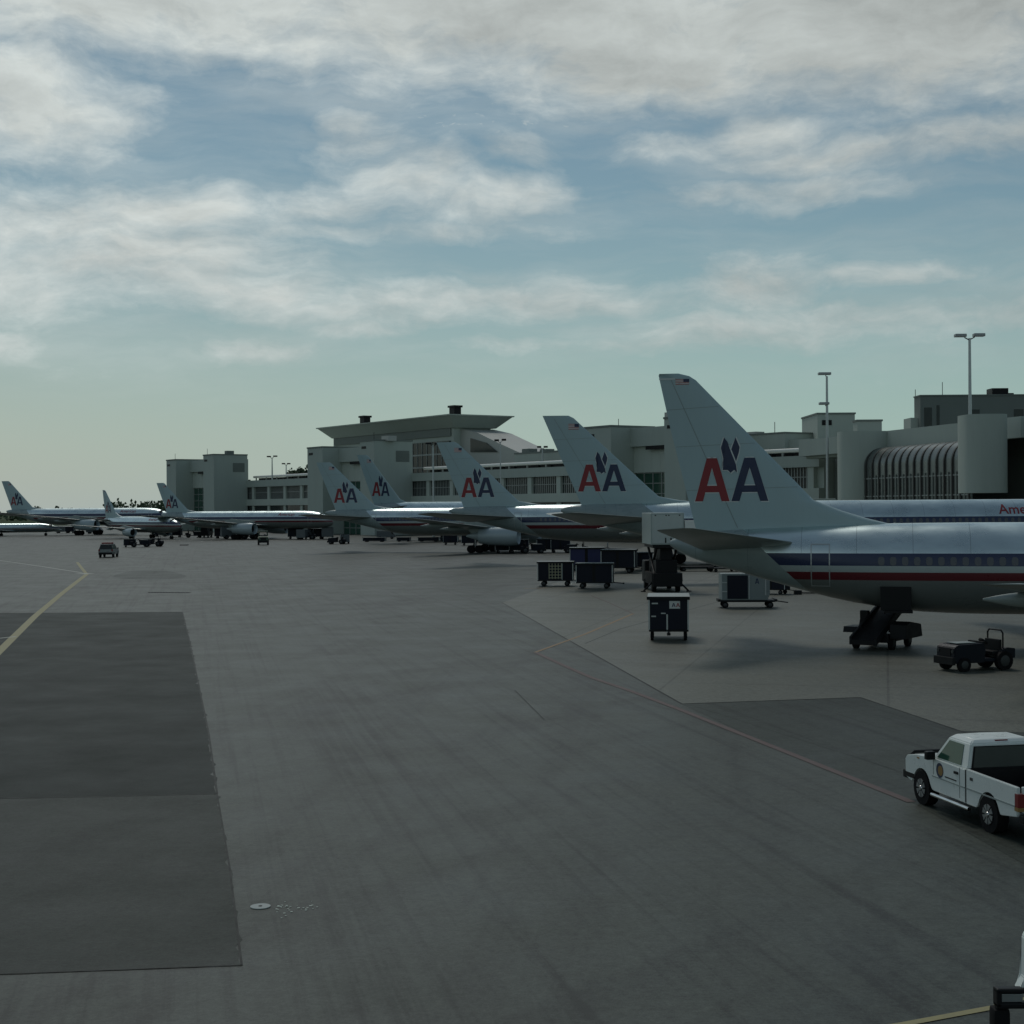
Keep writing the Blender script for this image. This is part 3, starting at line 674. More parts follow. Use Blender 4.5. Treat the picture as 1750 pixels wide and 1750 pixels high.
def pavilion(l0, l1, r0, r1, ztop, wr=0.0, beam=True):
    """two square towers with recessed glass wall between: pixel columns at the tower front line"""
    pv = term
    A0, A1, B0, B1 = Lp(l0, 10), Lp(l1, 10), Lp(r0, 10), Lp(r1, 10)
    part('tower', 'concrete', pv, (A0, A1, -.3, 10, 0, ztop))
    tw = part('tower', 'concrete', pv, (B0, B1, -.3, 10, 0, ztop+.6))
    part('coping', 'concrete_dark', pv, (A0-.1, A1+.1, -.4, 10.15, ztop, ztop+.35)); part('coping', 'concrete_dark', pv, (B0-.1, B1+.1, -.4, 10.15, ztop+.6, ztop+.95))
    part('louvre', 'concrete_dark', tw, (B1, B1+.06, 0.6, 4.2, ztop-4.2, ztop-1.6), *[(B1+.06, B1+.12, 0.6, 4.2, ztop-4.1+i*.4, ztop-3.95+i*.4) for i in range(6)])
    part('vent', 'black', pv, (A0+.8, A0+3.0, 10, 10.05, ztop-1.7, ztop-1.1)); part('vent', 'black', pv, (B0+.8, B0+3.0, 10, 10.05, ztop-1.1, ztop-.5))
    part('lintel', 'concrete', pv, (A1, B0, -4, 5.5, ztop-3.6, ztop-.2))
    part('vent', 'black', pv, (A1+(B0-A1)*.3, A1+(B0-A1)*.75, 5.5, 5.6, ztop-4.3, ztop-3.65))
    part('panel', 'concrete_light', pv, (A1, B0, -4, 4.6, ztop-8.4, ztop-3.6), *[(A1+(B0-A1)*i/6-.03, A1+(B0-A1)*i/6+.03, 4.6, 4.63, ztop-8.4, ztop-4.4) for i in range(1, 6)])
    gl = part('glass_wall', 'glass_green', pv, (A1, B0, -4, 4.2, 0, ztop-8.4))
    w_ = B0-A1
    part('glass_wall_frame', 'mullion', gl, *[(A1+w_*i/6-.09, A1+w_*i/6+.09, 4.2, 4.35, 0, ztop-8.4) for i in range(7)], *[(A1, B0, 4.22, 4.32, z-.08, z+.08) for z in [ztop-8.5-1.9*i for i in range(7)] if z > .5])
pavilion(285, 301, 348, 366, 21.2)
pavilion(526, 552, 616, 640, 21.4)
pavilion(1000, 1045, 1136, 1172, 20.9)
# upper storeys behind the wings
for bx in ((Lp(880, -8), Lp(1000, -8), -24, -8, 14, 18.0), (Lp(1215, -8), Lp(1342, -8), -22, -8, 14, 18.9), (Lp(1342, -9)+.01, Lp(1385, -9), -22, -9, 14, 17.8)): part('upper_block', 'concrete', term, bx)
part('coping', 'concrete_dark', term, (Lp(880, -8)-.1, Lp(1000, -8), -24, -7.9, 18, 18.35), (Lp(1215, -8), Lp(1342, -8)+.1, -22, -7.9, 18.9, 19.2))
rq = random.Random(21)
for px, Wq, zq in ((420, -9, 14), (455, -11, 14), (512, -10, 14), (905, -12, 18), (935, -14, 18), (968, -12, 18), (1238, -12, 18.9), (1288, -14, 18.9), (1352, -13, 17.8), (665, 6, 22), (392, 5, 21.8), (1150, 6, 21.5), (318, -2, 20.8)):
    L = Lp(px, Wq); a_, h_ = rq.uniform(.8, 2.0), rq.uniform(.7, 1.5)
    part('roof_unit', rq.choice(('concrete_dark', 'roof_metal', 'dark_metal')), term, (L-a_, L+a_, Wq-1.2, Wq+1.0, zq, zq+h_))
for px, Wq, zq in ((355, 8, 21.8), (300, 8, 21.2), (640, 8, 22), (1058, 2, 20.8), (1250, -9, 18.9), (1325, -9, 18.9)):
    L = Lp(px, Wq); MB().cyl(T(L, Wq, zq), T(L, Wq, zq+2.2), .06, n=6).build('aerial', 'dark_metal', term)
# big hall with flared roof
W0r = -16
HA, HB = Lp(560, W0r), Lp(768, W0r)
hall = part('hall', 'concrete', term, (HA, HB-1, -29, W0r-2.0, 0, 26.2))
def flare(b, L0, L1, W0, W1, z0, z1, o):
    return b.hexa([T(L0,W0,z0), T(L1,W0,z0), T(L1,W1,z0), T(L0,W1,z0), T(L0-o,W0-o,z1), T(L1+o,W0-o,z1), T(L1+o,W1+o,z1), T(L0-o,W1+o,z1)])
b = MB(); flare(b, HA, HB, -30, W0r-1.5, 26.2, 29.0, 3.0); rf = b.build('roof', 'concrete', term)
b = MB(); flare(b, HA-3.3, HB+3.3, -33.3, W0r+1.8, 29.0, 29.3, .1); b.build('coping', 'concrete_light', rf)
part('fascia_band', 'concrete_dark', rf, (HA+1, HB-2, W0r-1.95, W0r-1.6, 24.2, 26.1))
for px in (625, 779):
    L = Lp(px, -20); part('chimney', 'black', rf, (L-1.2, L+1.2, -21, -19, 29.3, 31.4), (L-1.5, L+1.5, -21.3, -18.7, 31.4, 31.9))
wl = part('window', 'glass_dark', term, (Lp(698, W0r), HB-2.2, W0r-1.99, W0r-1.4, 14.5, 23.0))
part('window_frame', 'mullion', wl, *[(q, q+.15, W0r-1.4, W0r-1.25, 14.5, 23) for q in [Lp(698, W0r)+i*2.4 for i in range(int((HB-Lp(698, W0r))/2.4)-1)]], *[(Lp(698, W0r), HB-2.3, W0r-1.38, W0r-1.2, z, z+.4) for z in (16.4, 19.6)])
# sloping side roof running down to the right
b = MB(); q0 = HB-1; pr = [(q0, 26.0), (q0+8, 24.6), (q0+18, 21.5), (q0+30, 18.0), (q0+30, 14), (q0, 14)]
va = [T(L, -20, z) for L, z in pr]; vb = [T(L, -30, z) for L, z in pr]
a_ = b.verts(va); c_ = b.verts(vb)
for i in range(len(pr)):
    j = (i+1) % len(pr); b.b.faces.new((a_[i], a_[j], c_[j], c_[i]))
b.b.faces.new(a_); b.b.faces.new(c_[::-1]); b.build('side_roof', 'roof_metal', term)
b = MB(); b.hexa([T(q0+5, -19.98, 20), T(q0+17, -19.98, 19.6), T(q0+17, -19.7, 19.6), T(q0+5, -19.7, 20), T(q0+5, -19.98, 23.4), T(q0+12, -19.98, 22.0), T(q0+12, -19.7, 22.0), T(q0+5, -19.7, 23.4)]); b.build('skylight', 'glass_dark', term)
# ------------------------------------------------------------------ near concourse
conc = empty('concourse_building', (0, 0, 0)); tag(conc, 'near right concourse with rounded piers, deep beams and ribbed glass vault', 'terminal')
Q0 = Vector((46.8, 242, 0)); t2 = Vector((0.223, -0.975, 0)); n2 = Vector((-0.975, -0.223, 0))
def L2(px, Wd=0.0):
    u = ucol(px); return (Q0.x+Wd*n2.x-u*(Q0.y+Wd*n2.y))/(u*t2.y-t2.x)
def T2(L, Wd, z): return Q0+t2*L+n2*Wd+Vector((0, 0, z))
def cbx(b, L0, L1, W0, W1, z0, z1):
    return b.hexa([T2(L0,W0,z0), T2(L1,W0,z0), T2(L1,W1,z0), T2(L0,W1,z0), T2(L0,W0,z1), T2(L1,W0,z1), T2(L1,W1,z1), T2(L0,W1,z1)])
part('beam', 'concrete', conc, (-1, 27, -1.2, 0, 14.2, 16.8), f=cbx)
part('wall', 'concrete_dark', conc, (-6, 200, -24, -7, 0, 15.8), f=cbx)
part('roof', 'roof_metal', conc, (-1, 200, -24, -1.2, 15.8, 16.3), f=cbx)
part('soffit', 'concrete', conc, (-1, 27, -7, -1.2, 13.8, 14.2), f=cbx)
part('beam', 'concrete', conc, (27, 52, -1.2, 0.0, 14.25, 16.8), f=cbx)
def pier(px0, px1, Lc, z0, z1, name='pier'):
    """pier with a rounded plan, seen end on"""
    a = W(px0, 800, 1).x; c = W(px1, 800, 1).x
    d0 = (Q0+t2*Lc).y
    x0 = ucol(px0)*d0; x1 = ucol(px1)*(d0); rw = (x1-x0)/2; cx = (x0+x1)/2
    b = MB(); ring = []
    for i in range(40):
        t = 2*math.pi*i/40; e = .62
        ring.append((cx+rw*math.copysign(abs(math.cos(t))**e, math.cos(t)), d0+3.0*math.copysign(abs(math.sin(t))**e, math.sin(t))))
    b.loft([[(x, y, z0) for x, y in ring], [(x, y, z1) for x, y in ring]])
    return b.build(name, 'concrete', conc, smooth=True)
pier(1434, 1522, 27, 0, 16.8)
pier(1643, 1716, 66, 7.6, 16.82)
part('beam', 'concrete', conc, (52, 64, -1.2, 0.0, 14.25, 16.8), f=cbx)
part('wall', 'concrete', conc, (64, 72, -6.9, -1.2, 0, 16.8), f=cbx)
part('beam', 'concrete_light', conc, (70, 200, -4, -3.2, 14.0, 16.75), f=cbx)
part('window', 'glass_dark', conc, (72, 200, -6.98, -6.5, 6, 13.5), f=cbx)
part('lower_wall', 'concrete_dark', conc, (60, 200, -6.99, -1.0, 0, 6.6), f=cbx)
# ribbed vault between the piers
R0, R1 = 28.0, 58.0
def vault_prof(r, wq=3.4, zt=14.4, zb=6.2):
    return [(wq-r, zt)]+[(wq-r+r*math.sin(R(a)), zt-r+r*math.cos(R(a))) for a in range(10, 91, 10)]+[(wq, zb)]
v = MB(); pf = vault_prof(2.6)
v.loft([[T2(L, w_, z) for w_, z in pf] for L in (R0, R1)], cap=False, closed=False)
vault = v.build('glass_vault', 'vault_glass', conc, smooth=True)
NR = 15
for i in range(NR+1):
    L = R0+(R1-R0)*i/NR; b = MB(); po = vault_prof(2.75, 3.58)
    inn = vault_prof(2.55, 3.35)
    for (p, q), (pp, qq) in zip(zip(po, po[1:]), zip(inn, inn[1:])):
        b.hexa([T2(L-.14, pp[0], pp[1]), T2(L+.14, pp[0], pp[1]), T2(L+.14, p[0], p[1]), T2(L-.14, p[0], p[1]),
                T2(L-.14, qq[0], qq[1]), T2(L+.14, qq[0], qq[1]), T2(L+.14, q[0], q[1]), T2(L-.14, q[0], q[1])])
    b.build('rib', 'rib_dark', vault)
for i in range(NR): part('mullion', 'concrete_dark', vault, (R0+(R1-R0)*(i+.5)/NR-.07, R0+(R1-R0)*(i+.5)/NR+.07, 3.41, 3.52, 6.2, 10.4), f=cbx)
part('rail', 'mullion', vault, (R0, R1, 3.4, 3.5, 9.9, 10.05), (R0, R1, 3.4, 3.5, 7.4, 7.55), f=cbx)
part('base_wall', 'concrete_dark', conc, (R0-1, R1+4, -1, 3.3, 0, 6.2), f=cbx)
# building blocks behind the concourse
def wbox(name, cat, label, px0, px1, ytop, d, dep, m, extra=None):
    x0, x1 = ucol(px0)*d, ucol(px1)*d; z1 = W((px0+px1)/2, ytop, d).z
    o = empty(name, ((x0+x1)/2, d, 0)); tag(o, label, cat); hw = (x1-x0)/2
    MB().box(-hw, hw, 0, dep, 0, z1).build('wall', m, o)
    MB().box(-hw-.15, hw+.15, -.15, dep+.15, z1, z1+.3).build('coping', 'concrete_dark', o)
    return o, hw, z1
o, hw, z1 = wbox('plant_building', 'building', 'square grey rooftop block behind the left end of the near concourse', 1398, 1462, 708, 262, 14, 'concrete')
for q in (-.62, -.38): MB().box(hw*q-.45, hw*q+.45, -.1, 0, z1-1.9, z1-1.0).build('vent', 'black', o)
MB().box(-hw-.6, -hw+.8, -.5, .2, z1-5.4, z1-5.0).build('bracket', 'dark_metal', o)
o, hw, z1 = wbox('annex_building', 'building', 'lower plain annex right of the square rooftop block', 1466, 1508, 720, 250, 3, 'concrete')
MB().box(hw, hw+2.6, 1, 5, 0, z1-2.2).build('side_block', 'concrete_dark', o)
o, hw, z1 = wbox('office_tower', 'building', 'dark grey flat roofed office block rising behind the rounded piers', 1574, 1900, 676, 330, 5, 'concrete_dark')
for (a, c, zt, zb) in ((.02, .06, -2.5, -12), (.085, .10, -2, -12), (.26, .31, -3, -14), (.49, .54, -3, -14), (.75, .8, -3, -14)):
    fr = MB().box(-hw+2*hw*a, -hw+2*hw*c, -.08, 0, z1+zb, z1+zt).build('window', 'glass_dark', o)
MB().box(-hw-1.6, -hw+.6, 2, 8, 0, z1-4.6).build('stair_block', 'concrete_light', o)
q = -hw+2*hw*(1714-1566)/334
MB().box(q-1.8, q+1.8, 3, 7, z1+.3, z1+1.9).box(q+1.8, q+3.0, 3, 7, z1+.3, z1+.8).build('roof_plant', 'black', o)
b = MB()
for px, h in ((1566, 1.8), (1614, 3.4), (1702, 1.6), (1729, 1.9)):
    q = -hw+2*hw*(px-1566)/334; b.cyl((q, 4, z1+.2), (q, 4, z1+h), .07, n=6)
b.build('aerials', 'dark_metal', o)
# lamp masts
def mast(px, ytop, d, heads, label, zb=0.0, sc=1.0):
    p = W(px, ytop, d); o = empty('light_mast', (p.x, p.y, zb)); tag(o, label, 'lamp post', 'apron light masts')
    H = p.z-zb
    MB().cyl((0, 0, 0), (0, 0, H), .30*sc, .16*sc, n=12).build('pole', 'aluminium', o, smooth=True)
    for (dxm, dzm, wd_) in heads:
        b = MB(); b.tube([(0, 0, H+dzm-.5), (dxm*.55, 0, H+dzm-.15)], .07*sc)
        b.build('bracket', 'dark_metal', o)
        MB().box(dxm-wd_/2, dxm+wd_/2, -.45, .45, H+dzm-.1, H+dzm+.28, .08).build('floodlight', 'dark_metal' if sc < 1 else 'grey_metal', o)
    return o
mast(1657, 578, 186, ((-1.15, .25, 1.4), (1.15, .3, 1.4)), 'tall twin head light mast above the near rounded pier')
mast(1413, 643, 226, ((-.35, .3, 1.9), (-.45, -4.2, 1.5)), 'light mast with two stacked floodlights beside the square rooftop block')
mast(465, 782, 420, ((-.9, .2, 1.1), (.9, .3, 1.1)), 'small twin head mast on the roof right of the left pavilion', 13, .8)
mast(489, 794, 460, ((-.8, .2, 1.0), (.8, .2, 1.0)), 'smaller more distant twin head mast on the left roof', 13, .8)
mast(740, 760, 300, ((-.9, .2, 1.2), (.9, .1, 1.2)), 'twin head mast before the dark upper hall windows', 0, .9)
mast(855, 755, 290, ((-.7, .2, .9), (.7, .3, .9)), 'twin head mast before the sloping hall roof', 0, .6)
mast(927, 766, 320, ((-.7, .2, .9), (.7, .2, .9)), 'short twin head mast above the flat roof left of the second fin', 13, .8)
# jet bridges at the terminal
def jetbridge(px, d, rz, z, label):
    u = ucol(px); o = empty('jet_bridge', (u*d, d, 0), rz); tag(o, label, 'jet bridge', 'jet bridges between terminal and aircraft')
    MB().box(-11, 0, -1.3, 1.3, z, z+2.6, .06).build('tunnel', 'concrete', o)
    MB().box(0, 7, -1.55, 1.55, z-.15, z+2.8, .06).build('outer_tunnel', 'concrete_light', o)
    MB().box(7, 9.6, -1.9, 1.9, z-.2, z+3.0, .2).build('cab', 'concrete', o)
    MB().box(9.6, 9.9, -1.7, 1.7, z-.1, z+2.7, .05).build('canopy_hood', 'black', o)
    MB().box(2.2, 2.7, -1.9, -1.6, .5, z).box(2.2, 2.7, 1.6, 1.9, .5, z).box(2.0, 2.9, -2, 2, z-.5, z-.2).build('lift_column', 'dark_metal', o)
    for s in (-1, 1): MB().cyl((2.45, s*1.2-.2, .5), (2.45, s*1.2+.2, .5), .5).build('wheel', 'tyre', o, smooth=True)
    MB().cyl((-9, 0, 0), (-9, 0, z), .5).build('support_column', 'grey_metal', o, smooth=True)
    st_ = MB()
    for i in range(10): st_.box(6.2-i*.45, 6.6-i*.45, 1.7, 2.5, z-.2-i*.38, z-.12-i*.38)
    st_.build('stair', 'dark_metal', o)
    return o
jetbridge(1418, 205, R(200), 4.4, 'jet bridge under the beam at the left end of the near concourse')
jetbridge(1325, 232, R(215), 4.4, 'jet bridge in front of the dark windows right of the largest fin')
# ------------------------------------------------------------------ distant vegetation
def leafy(b, cx, cy, cz, rx, ry, rz, n, s, rnd):
    for _ in range(n):
        while True:
            p = Vector((rnd.uniform(-1, 1), rnd.uniform(-1, 1), rnd.uniform(-1, 1)))
            if p.length < 1: break
        p = Vector((cx+p.x*rx, cy+p.y*ry, cz+p.z*rz)); a = Vector((rnd.gauss(0, 1), rnd.gauss(0, 1), rnd.gauss(0, 1))).normalized()*s*rnd.uniform(.6, 1.3)
        c = a.orthogonal().normalized()*s*rnd.uniform(.5, 1.0)
        b.face([p-a, p+c, p+a, p-c])
rn = random.Random(11)
b = MB()
for px0, px1, h0, n in ((-300, 60, 7, 40), (60, 110, 8, 10), (110, 190, 7, 14), (186, 300, 12, 26), (300, 560, 9, 30)):
    for i in range(n):
        px = rn.uniform(px0, px1); d = rn.uniform(900, 1000); h = h0*rn.uniform(.75, 1.15)
        leafy(b, ucol(px)*d, d, h*.5, 5, 5, h*.5, 60, 1.1, rn)
tag(b.build('tree_line', 'foliage'), 'dark line of far off trees beyond the airfield on the left', 'trees', kind='stuff')
def tree(px, ytop, d, rx, label):
    p = W(px, ytop, d); H = p.z; o = empty('tree', (p.x, p.y, 0)); tag(o, label, 'tree', 'trees behind the terminal roof')
    r = random.Random(px); b = MB(); b.cyl((0, 0, 0), (0, 0, H*.6), .45, .2, n=8)
    for k_ in range(5):
        a = k_*1.3; b.cyl((0, 0, H*.45), (math.cos(a)*rx*.6, math.sin(a)*rx*.6, H*.75), .16, .05, n=6)
    b.build('trunk', 'bark', o)
    b = MB()
    for k_ in range(9):
        leafy(b, r.uniform(-rx, rx)*.7, r.uniform(-rx, rx)*.7, H*r.uniform(.66, .9), rx*.45, rx*.45, H*.1, 90, .45, r)
    b.build('crown', 'foliage', o)
tree(508, 799, 470, 3.2, 'dark bushy treetop above the roof left of the second pavilion')
tree(522, 793, 475, 2.6, 'taller dark treetop touching the second pavilion')
tree(499, 803, 472, 2.2, 'small treetop leftmost above the low roof')
# ------------------------------------------------------------------ service vehicles (x forward, y left)
def wheel(par, x, y, r, wd_=.2, rim='rim_dark', name='wheel'):
    o = MB().cyl((x, y-wd_/2, r), (x, y+wd_/2, r), r, n=24).build(name, 'tyre', par, smooth=True)
    s = 1 if y > 0 else -1
    MB().cyl((x, y+s*wd_*.5, r), (x, y+s*(wd_*.5+.012), r), r*.58, r*.5, n=20).build('rim', rim, o, smooth=True)
    return o
def pickup():
    o = empty('pickup_truck'); W2 = .86
    zt = 1.10
    # rear arch centre x=0, front arch centre x=2.85, axle z .37
    bedside = [(-1.05, .52), (-.46, .44)]+arc(0, .37, .44, 170, 10, 12)+[(.50, .40), (.90, .40), (.90, zt), (-1.08, zt-.02)]
    for s in (-1, 1):
        y0, y1 = (W2-.07, W2) if s > 0 else (-W2, -W2+.07)
        MB().prism(bedside, y0, y1).build('bed_side', 'white_paint', o, bevel=0.012)
        MB().prism([(-1.0, .70), (.88, .70), (.88, .73), (-1.0, .73)], s*W2-(.0 if s > 0 else .012), s*W2+(.012 if s > 0 else 0)).build('trim_line', 'canvas_roof', o)
    MB().box(-1.06, .9, -W2+.07, W2-.07, .60, .66).build('bed_floor', 'black', o)
    MB().box(-1.0, .86, -W2+.071, -W2+.09, .66, zt-.02).box(-1.0, .86, W2-.09, W2-.071, .66, zt-.02).box(.84, .9, -W2+.09, W2-.09, .66, zt-.02).build('bed_liner', 'black', o)
    tg = MB().box(-1.12, -1.05, -W2+.10, W2-.10, .60, zt-.01, .015).build('tailgate', 'white_paint', o)
    MB().box(-1.135, -1.12, -.16, .16, .84, .92).build('handle', 'black', tg)
    MB().box(-1.28, -1.1, -W2+.02, W2-.02, .42, .58, .03).build('rear_bumper', 'dark_metal', o)
    for s in (-1, 1):
        y0, y1 = (W2-.14, W2+.006) if s > 0 else (-W2-.006, -W2+.14)
        tl = MB().box(-1.125, -.99, y0, y1, .70, .96, .01).build('taillight', 'plastic_red', o)
        MB().box(-1.131, -.99, y0-.003, y1+.003, .63, .70).build('reverse_lens', 'amber', tl)
    # cab lower + fenders + hood
    low = [(.93, .40), (2.36, .40)]+arc(2.85, .37, .44, 172, 8, 12)+[(3.34, .46), (3.62, .48), (3.64, .88), (3.56, .97), (3.1, 1.035), (2.42, 1.085), (.93, 1.085)]
    MB().prism(low, -W2, W2).build('body', 'white_paint', o, bevel=0.02)
    MB().box(.905, .925, -W2+.03, W2-.03, .42, 1.1).build('cab_gap', 'black', o)
    # greenhouse
    zb, zt2 = 1.08, 1.665
    bot = [(.95, -.80), (2.42, -.80), (2.50, 0), (2.42, .80), (.95, .80)]
    mid = [(1.0, -.70), (1.96, -.68), (2.04, 0), (1.96, .68), (1.0, .70)]
    top = [(1.08, -.60), (1.84, -.58), (1.90, 0), (1.84, .58), (1.08, .60)]
    g = MB(); g.loft([[(x, y, zb) for x, y in bot], [(x, y, zt2-.08) for x, y in mid], [(x, y, zt2) for x, y in top]])
    g.build('cab_roof', 'white_paint', o, bevel=0.02, smooth=True)
    def onside(s, x, f):   # f 0..1 up the glass
        x0 = x; yy = .80+(.69-.80)*f; return (x0, s*(yy+.016), zb+(zt2-.08-zb)*f)
    for s in (-1, 1):
        b = MB(); pts = [onside(s, 1.22, .08), onside(s, 2.24, .08), onside(s, 2.02, .55), onside(s, 1.86, .90), onside(s, 1.24, .90)]
        f = b.verts(pts); g_ = b.verts([(p[0], p[1]-s*.02, p[2]) for p in pts]); b.b.faces.new(f); b.b.faces.new(g_[::-1])
        for i in range(5): b.b.faces.new((f[i], g_[i], g_[(i+1) % 5], f[(i+1) % 5]))
        b.build('side_window', 'glass_green', o)
        m_ = MB().box(2.20, 2.34, s*.86-(.0 if s > 0 else .2), s*.86+(.2 if s > 0 else 0), 1.07, 1.25, .03).build('mirror', 'black', o)
        dr = MB().box(1.16, 1.175, s*W2-.002, s*W2+.002, .46, 1.08).box(2.30, 2.312, s*W2-.002, s*W2+.002, .75, 1.08).build('door_gap', 'dark_metal', o)
        MB().box(1.22, 1.38, min(s*W2, s*(W2+.025)), max(s*W2, s*(W2+.025)), .93, .98).build('door_handle', 'black', o)
        MB().prism([(.95, .70), (2.36, .70), (2.36, .725), (.95, .725)], min(s*W2, s*(W2+.012)), max(s*W2, s*(W2+.012))).build('trim_line', 'canvas_roof', o)
        MB().cyl((.65, s*.93, .34), (2.25, s*.93, .34), .04, n=10).build('step_bar', 'chrome', o, smooth=True)
        MB().box(3.2, 3.6, min(s*W2, s*(W2+.01)), max(s*W2, s*(W2+.01)), .50, .60).build('bumper_end', 'black', o)
        MB().box(2.95, 3.06, min(s*W2, s*(W2+.008)), max(s*W2, s*(W2+.008)), .97, 1.0).build('side_marker', 'amber', o)
    # rear window: frame (black) then glass
    def back(y, f): return (.95+.05*f-.006, y*(1-.125*f), zb+(zt2-.08-zb)*f)
    def bk(y0, y1, f0, f1, name, m, off, par):
        b = MB(); pts = [back(y0, f0), back(y1, f0), back(y1, f1), back(y0, f1)]
        p = [(x-off, y, z) for x, y, z in pts]; q = [(x+.01, y, z) for x, y, z in pts]
        b.hexa([q[0], q[1], p[1], p[0], q[3], q[2], p[2], p[3]]); return b.build(name, m, par)
    rw = bk(-.72, .72, .02, .90, 'rear_window_frame', 'black', .004, o)
    bk(-.68, .68, .06, .86, 'rear_window', 'glass_dark', .010, rw)
    MB().box(1.035, 1.06, -.14, .14, zt2-.055, zt2-.02).build('brake_light', 'plastic_red', o)
    # windscreen
    b = MB(); w0 = [(2.44, -.72, 1.10), (2.515, 0, 1.10), (2.44, .72, 1.10)]; w1 = [(1.99, -.62, 1.57), (2.065, 0, 1.57), (1.99, .62, 1.57)]
    f = b.verts(w0); g_ = b.verts(w1); b.b.faces.new((f[0], f[1], g_[1], g_[0])); b.b.faces.new((f[1], f[2], g_[2], g_[1])); b.build('windscreen', 'glass_dark', o)
    MB().box(2.46, 2.75, -.45, .45, 1.05, 1.10, .01).build('wiper_cowl', 'black', o)
    # push bar, grille, lamps
    MB().box(3.62, 3.80, -.84, .84, .44, .62, .03).build('front_bumper', 'dark_metal', o)
    MB().box(3.635, 3.66, -.50, .50, .66, .88).build('grille', 'black', o)
    for s in (-1, 1): MB().box(3.62, 3.665, s*.66-.14, s*.66+.14, .68, .86, .01).build('headlight', 'lens', o)
    b = MB()
    for s in (-1, 1): b.tube([(3.78, s*.72, .45), (3.78, s*.72, .86), (3.70, s*.60, 1.0)], .035)
    b.tube([(3.70, -.60, 1.0), (3.70, .60, 1.0)], .035); b.tube([(3.79, -.72, .72), (3.79, .72, .72)], .03)
    b.build('push_bar', 'black', o, smooth=True)
    MB().box(.5, 3.2, -.62, .62, .32, .46).build('chassis', 'black', o)
    for x in (0, 2.85):
        for s in (-1, 1):
            wh = wheel(o, x, s*.75, .365, .24, rim='tyre')
            b = MB(); y_ = s*(.75+.135)
            for q in range(8):
                a0_ = 2*math.pi*q/8; a1_ = a0_+math.pi/5.5
                P4 = [(x+rr_*math.cos(aa), y_, .365+rr_*math.sin(aa)) for rr_, aa in ((.07, a0_), (.20, a0_), (.20, a1_), (.07, a1_))]
                b.hexa([(p[0], y_-.006, p[2]) for p in P4]+[(p[0], y_+.006, p[2]) for p in P4])
            b.build('wheel_disc', 'grey_metal', wh)
            MB().cyl((x, s*.86, .365), (x, s*.905, .365), .065, .045, n=16).build('hub_cap', 'chrome', wh, smooth=True)
    # door emblem and small writing
    b = MB(); b.cyl((2.02, W2, .88), (2.02, W2+.006, .88), .155, n=26); e = b.build('door_emblem', 'logo_blue', o)
    MB().cyl((1.985, W2+.006, .88), (1.985, W2+.010, .88), .105, n=20).build('emblem_centre', 'amber', e)
    b = MB(); rr = random.Random(2); q = 1.80   # small unreadable door lettering
    while q > 1.30:
        l_ = rr.uniform(.02, .045); b.box(q-l_, q, W2+.001, W2+.005, .775, .80); q -= l_+.012
    b.build('door_lettering', 'dark_metal', o)
    MB().box(.62, .74, W2+.001, W2+.006, .90, .96).build('badge', 'rim_dark', o)
    MB().box(.90, .93, W2-.012, W2+.003, .42, 1.08).build('cab_gap', 'black', o)
    return o
pk = pickup()
rw_, fw_ = G(1693, 1423), G(1583, 1377)
hd = math.atan2(fw_.y-rw_.y, fw_.x-rw_.x)
lat = Vector((-math.sin(hd), math.cos(hd), 0))
loc = rw_-lat*.80
pk.scale = (.975, .975, .975); pk.location = loc; pk.rotation_euler = (0, 0, hd)
tag(pk, 'white pickup truck with open black bed driving along the red line', 'pickup truck')
def cart(roof='canvas_roof', body='cart_navy', sign=True):
    """covered baggage cart, 2.9 long"""
    o = empty('baggage_cart')
    MB().box(-1.45, 1.45, -.78, .78, .42, .52, .01).build('deck', 'dark_metal', o)
    MB().box(-1.42, -1.36, -.76, .76, .52, 1.95, .01).build('end_panel', body, o); fr = MB().box(1.36, 1.42, -.76, .76, .52, 1.95, .01).build('end_panel', body, o)
    MB().box(-1.36, 1.36, .70, .75, .52, 1.9).build('side_curtain', body, o); 
    MB().box(-1.36, -.15, -.75, -.70, .52, 1.9).box(.1, 1.36, -.75, -.70, .52, 1.9).build('side_curtain', body, o)
    MB().box(-.15, .1, -.72, -.70, .52, 1.9).build('inner_wall', 'black', o)
    b = MB(); n = 6
    b.prism([(-1.5, 1.95), (1.5, 1.95), (1.5, 2.0), (-1.5, 2.0)], -.84, .84); b.build('roof', roof, o, bevel=.012)
    MB().box(1.5, 1.52, -.84, .84, 1.86, 2.0).box(-1.5, 1.5, -.86, -.84, 1.86, 1.99).build('roof_edge', 'dark_metal', o)
    b = MB()
    for x in (-1.42, 1.42):
        for y in (-.77, .77): b.box(x-.03, x+.03, y-.03, y+.03, .5, 1.95)
    b.build('corner_posts', 'aluminium', o)
    MB().tube([(1.45, 0, .45), (2.25, 0, .38)], .035).cyl((2.25, 0, .32), (2.25, 0, .44), .07).build('tow_bar', 'dark_metal', o, smooth=True)
    for x in (-.95, .95):
        for y in (-.66, .66): wheel(o, x, y, .21, .12)
    if sign:
        sg = MB().box(1.42, 1.43, .03, .45, 1.46, 1.80).build('sign', 'logo_white', o)
        for q, m in ((.12, 'logo_red'), (-.07+.02, 'logo_blue')):
            b = MB()
            for poly in letter_A(-140, 140): b.face([(1.434, .25+q-(0)+x*.00055, 1.53+(1185-y)*.00048) for x, y in poly])
            b.build('letter', m, sg)
        MB().box(1.42, 1.428, -.66, -.42, 1.66, 1.72).box(1.42, 1.428, -.30, -.12, 1.22, 1.27).box(1.42, 1.428, -.68, -.50, 1.08, 1.14).build('placards', 'aluminium', o)
        MB().box(1.42, 1.45, -.09, -.03, .4, 1.2).build('drawbar_catch', 'aluminium', o)
    return o
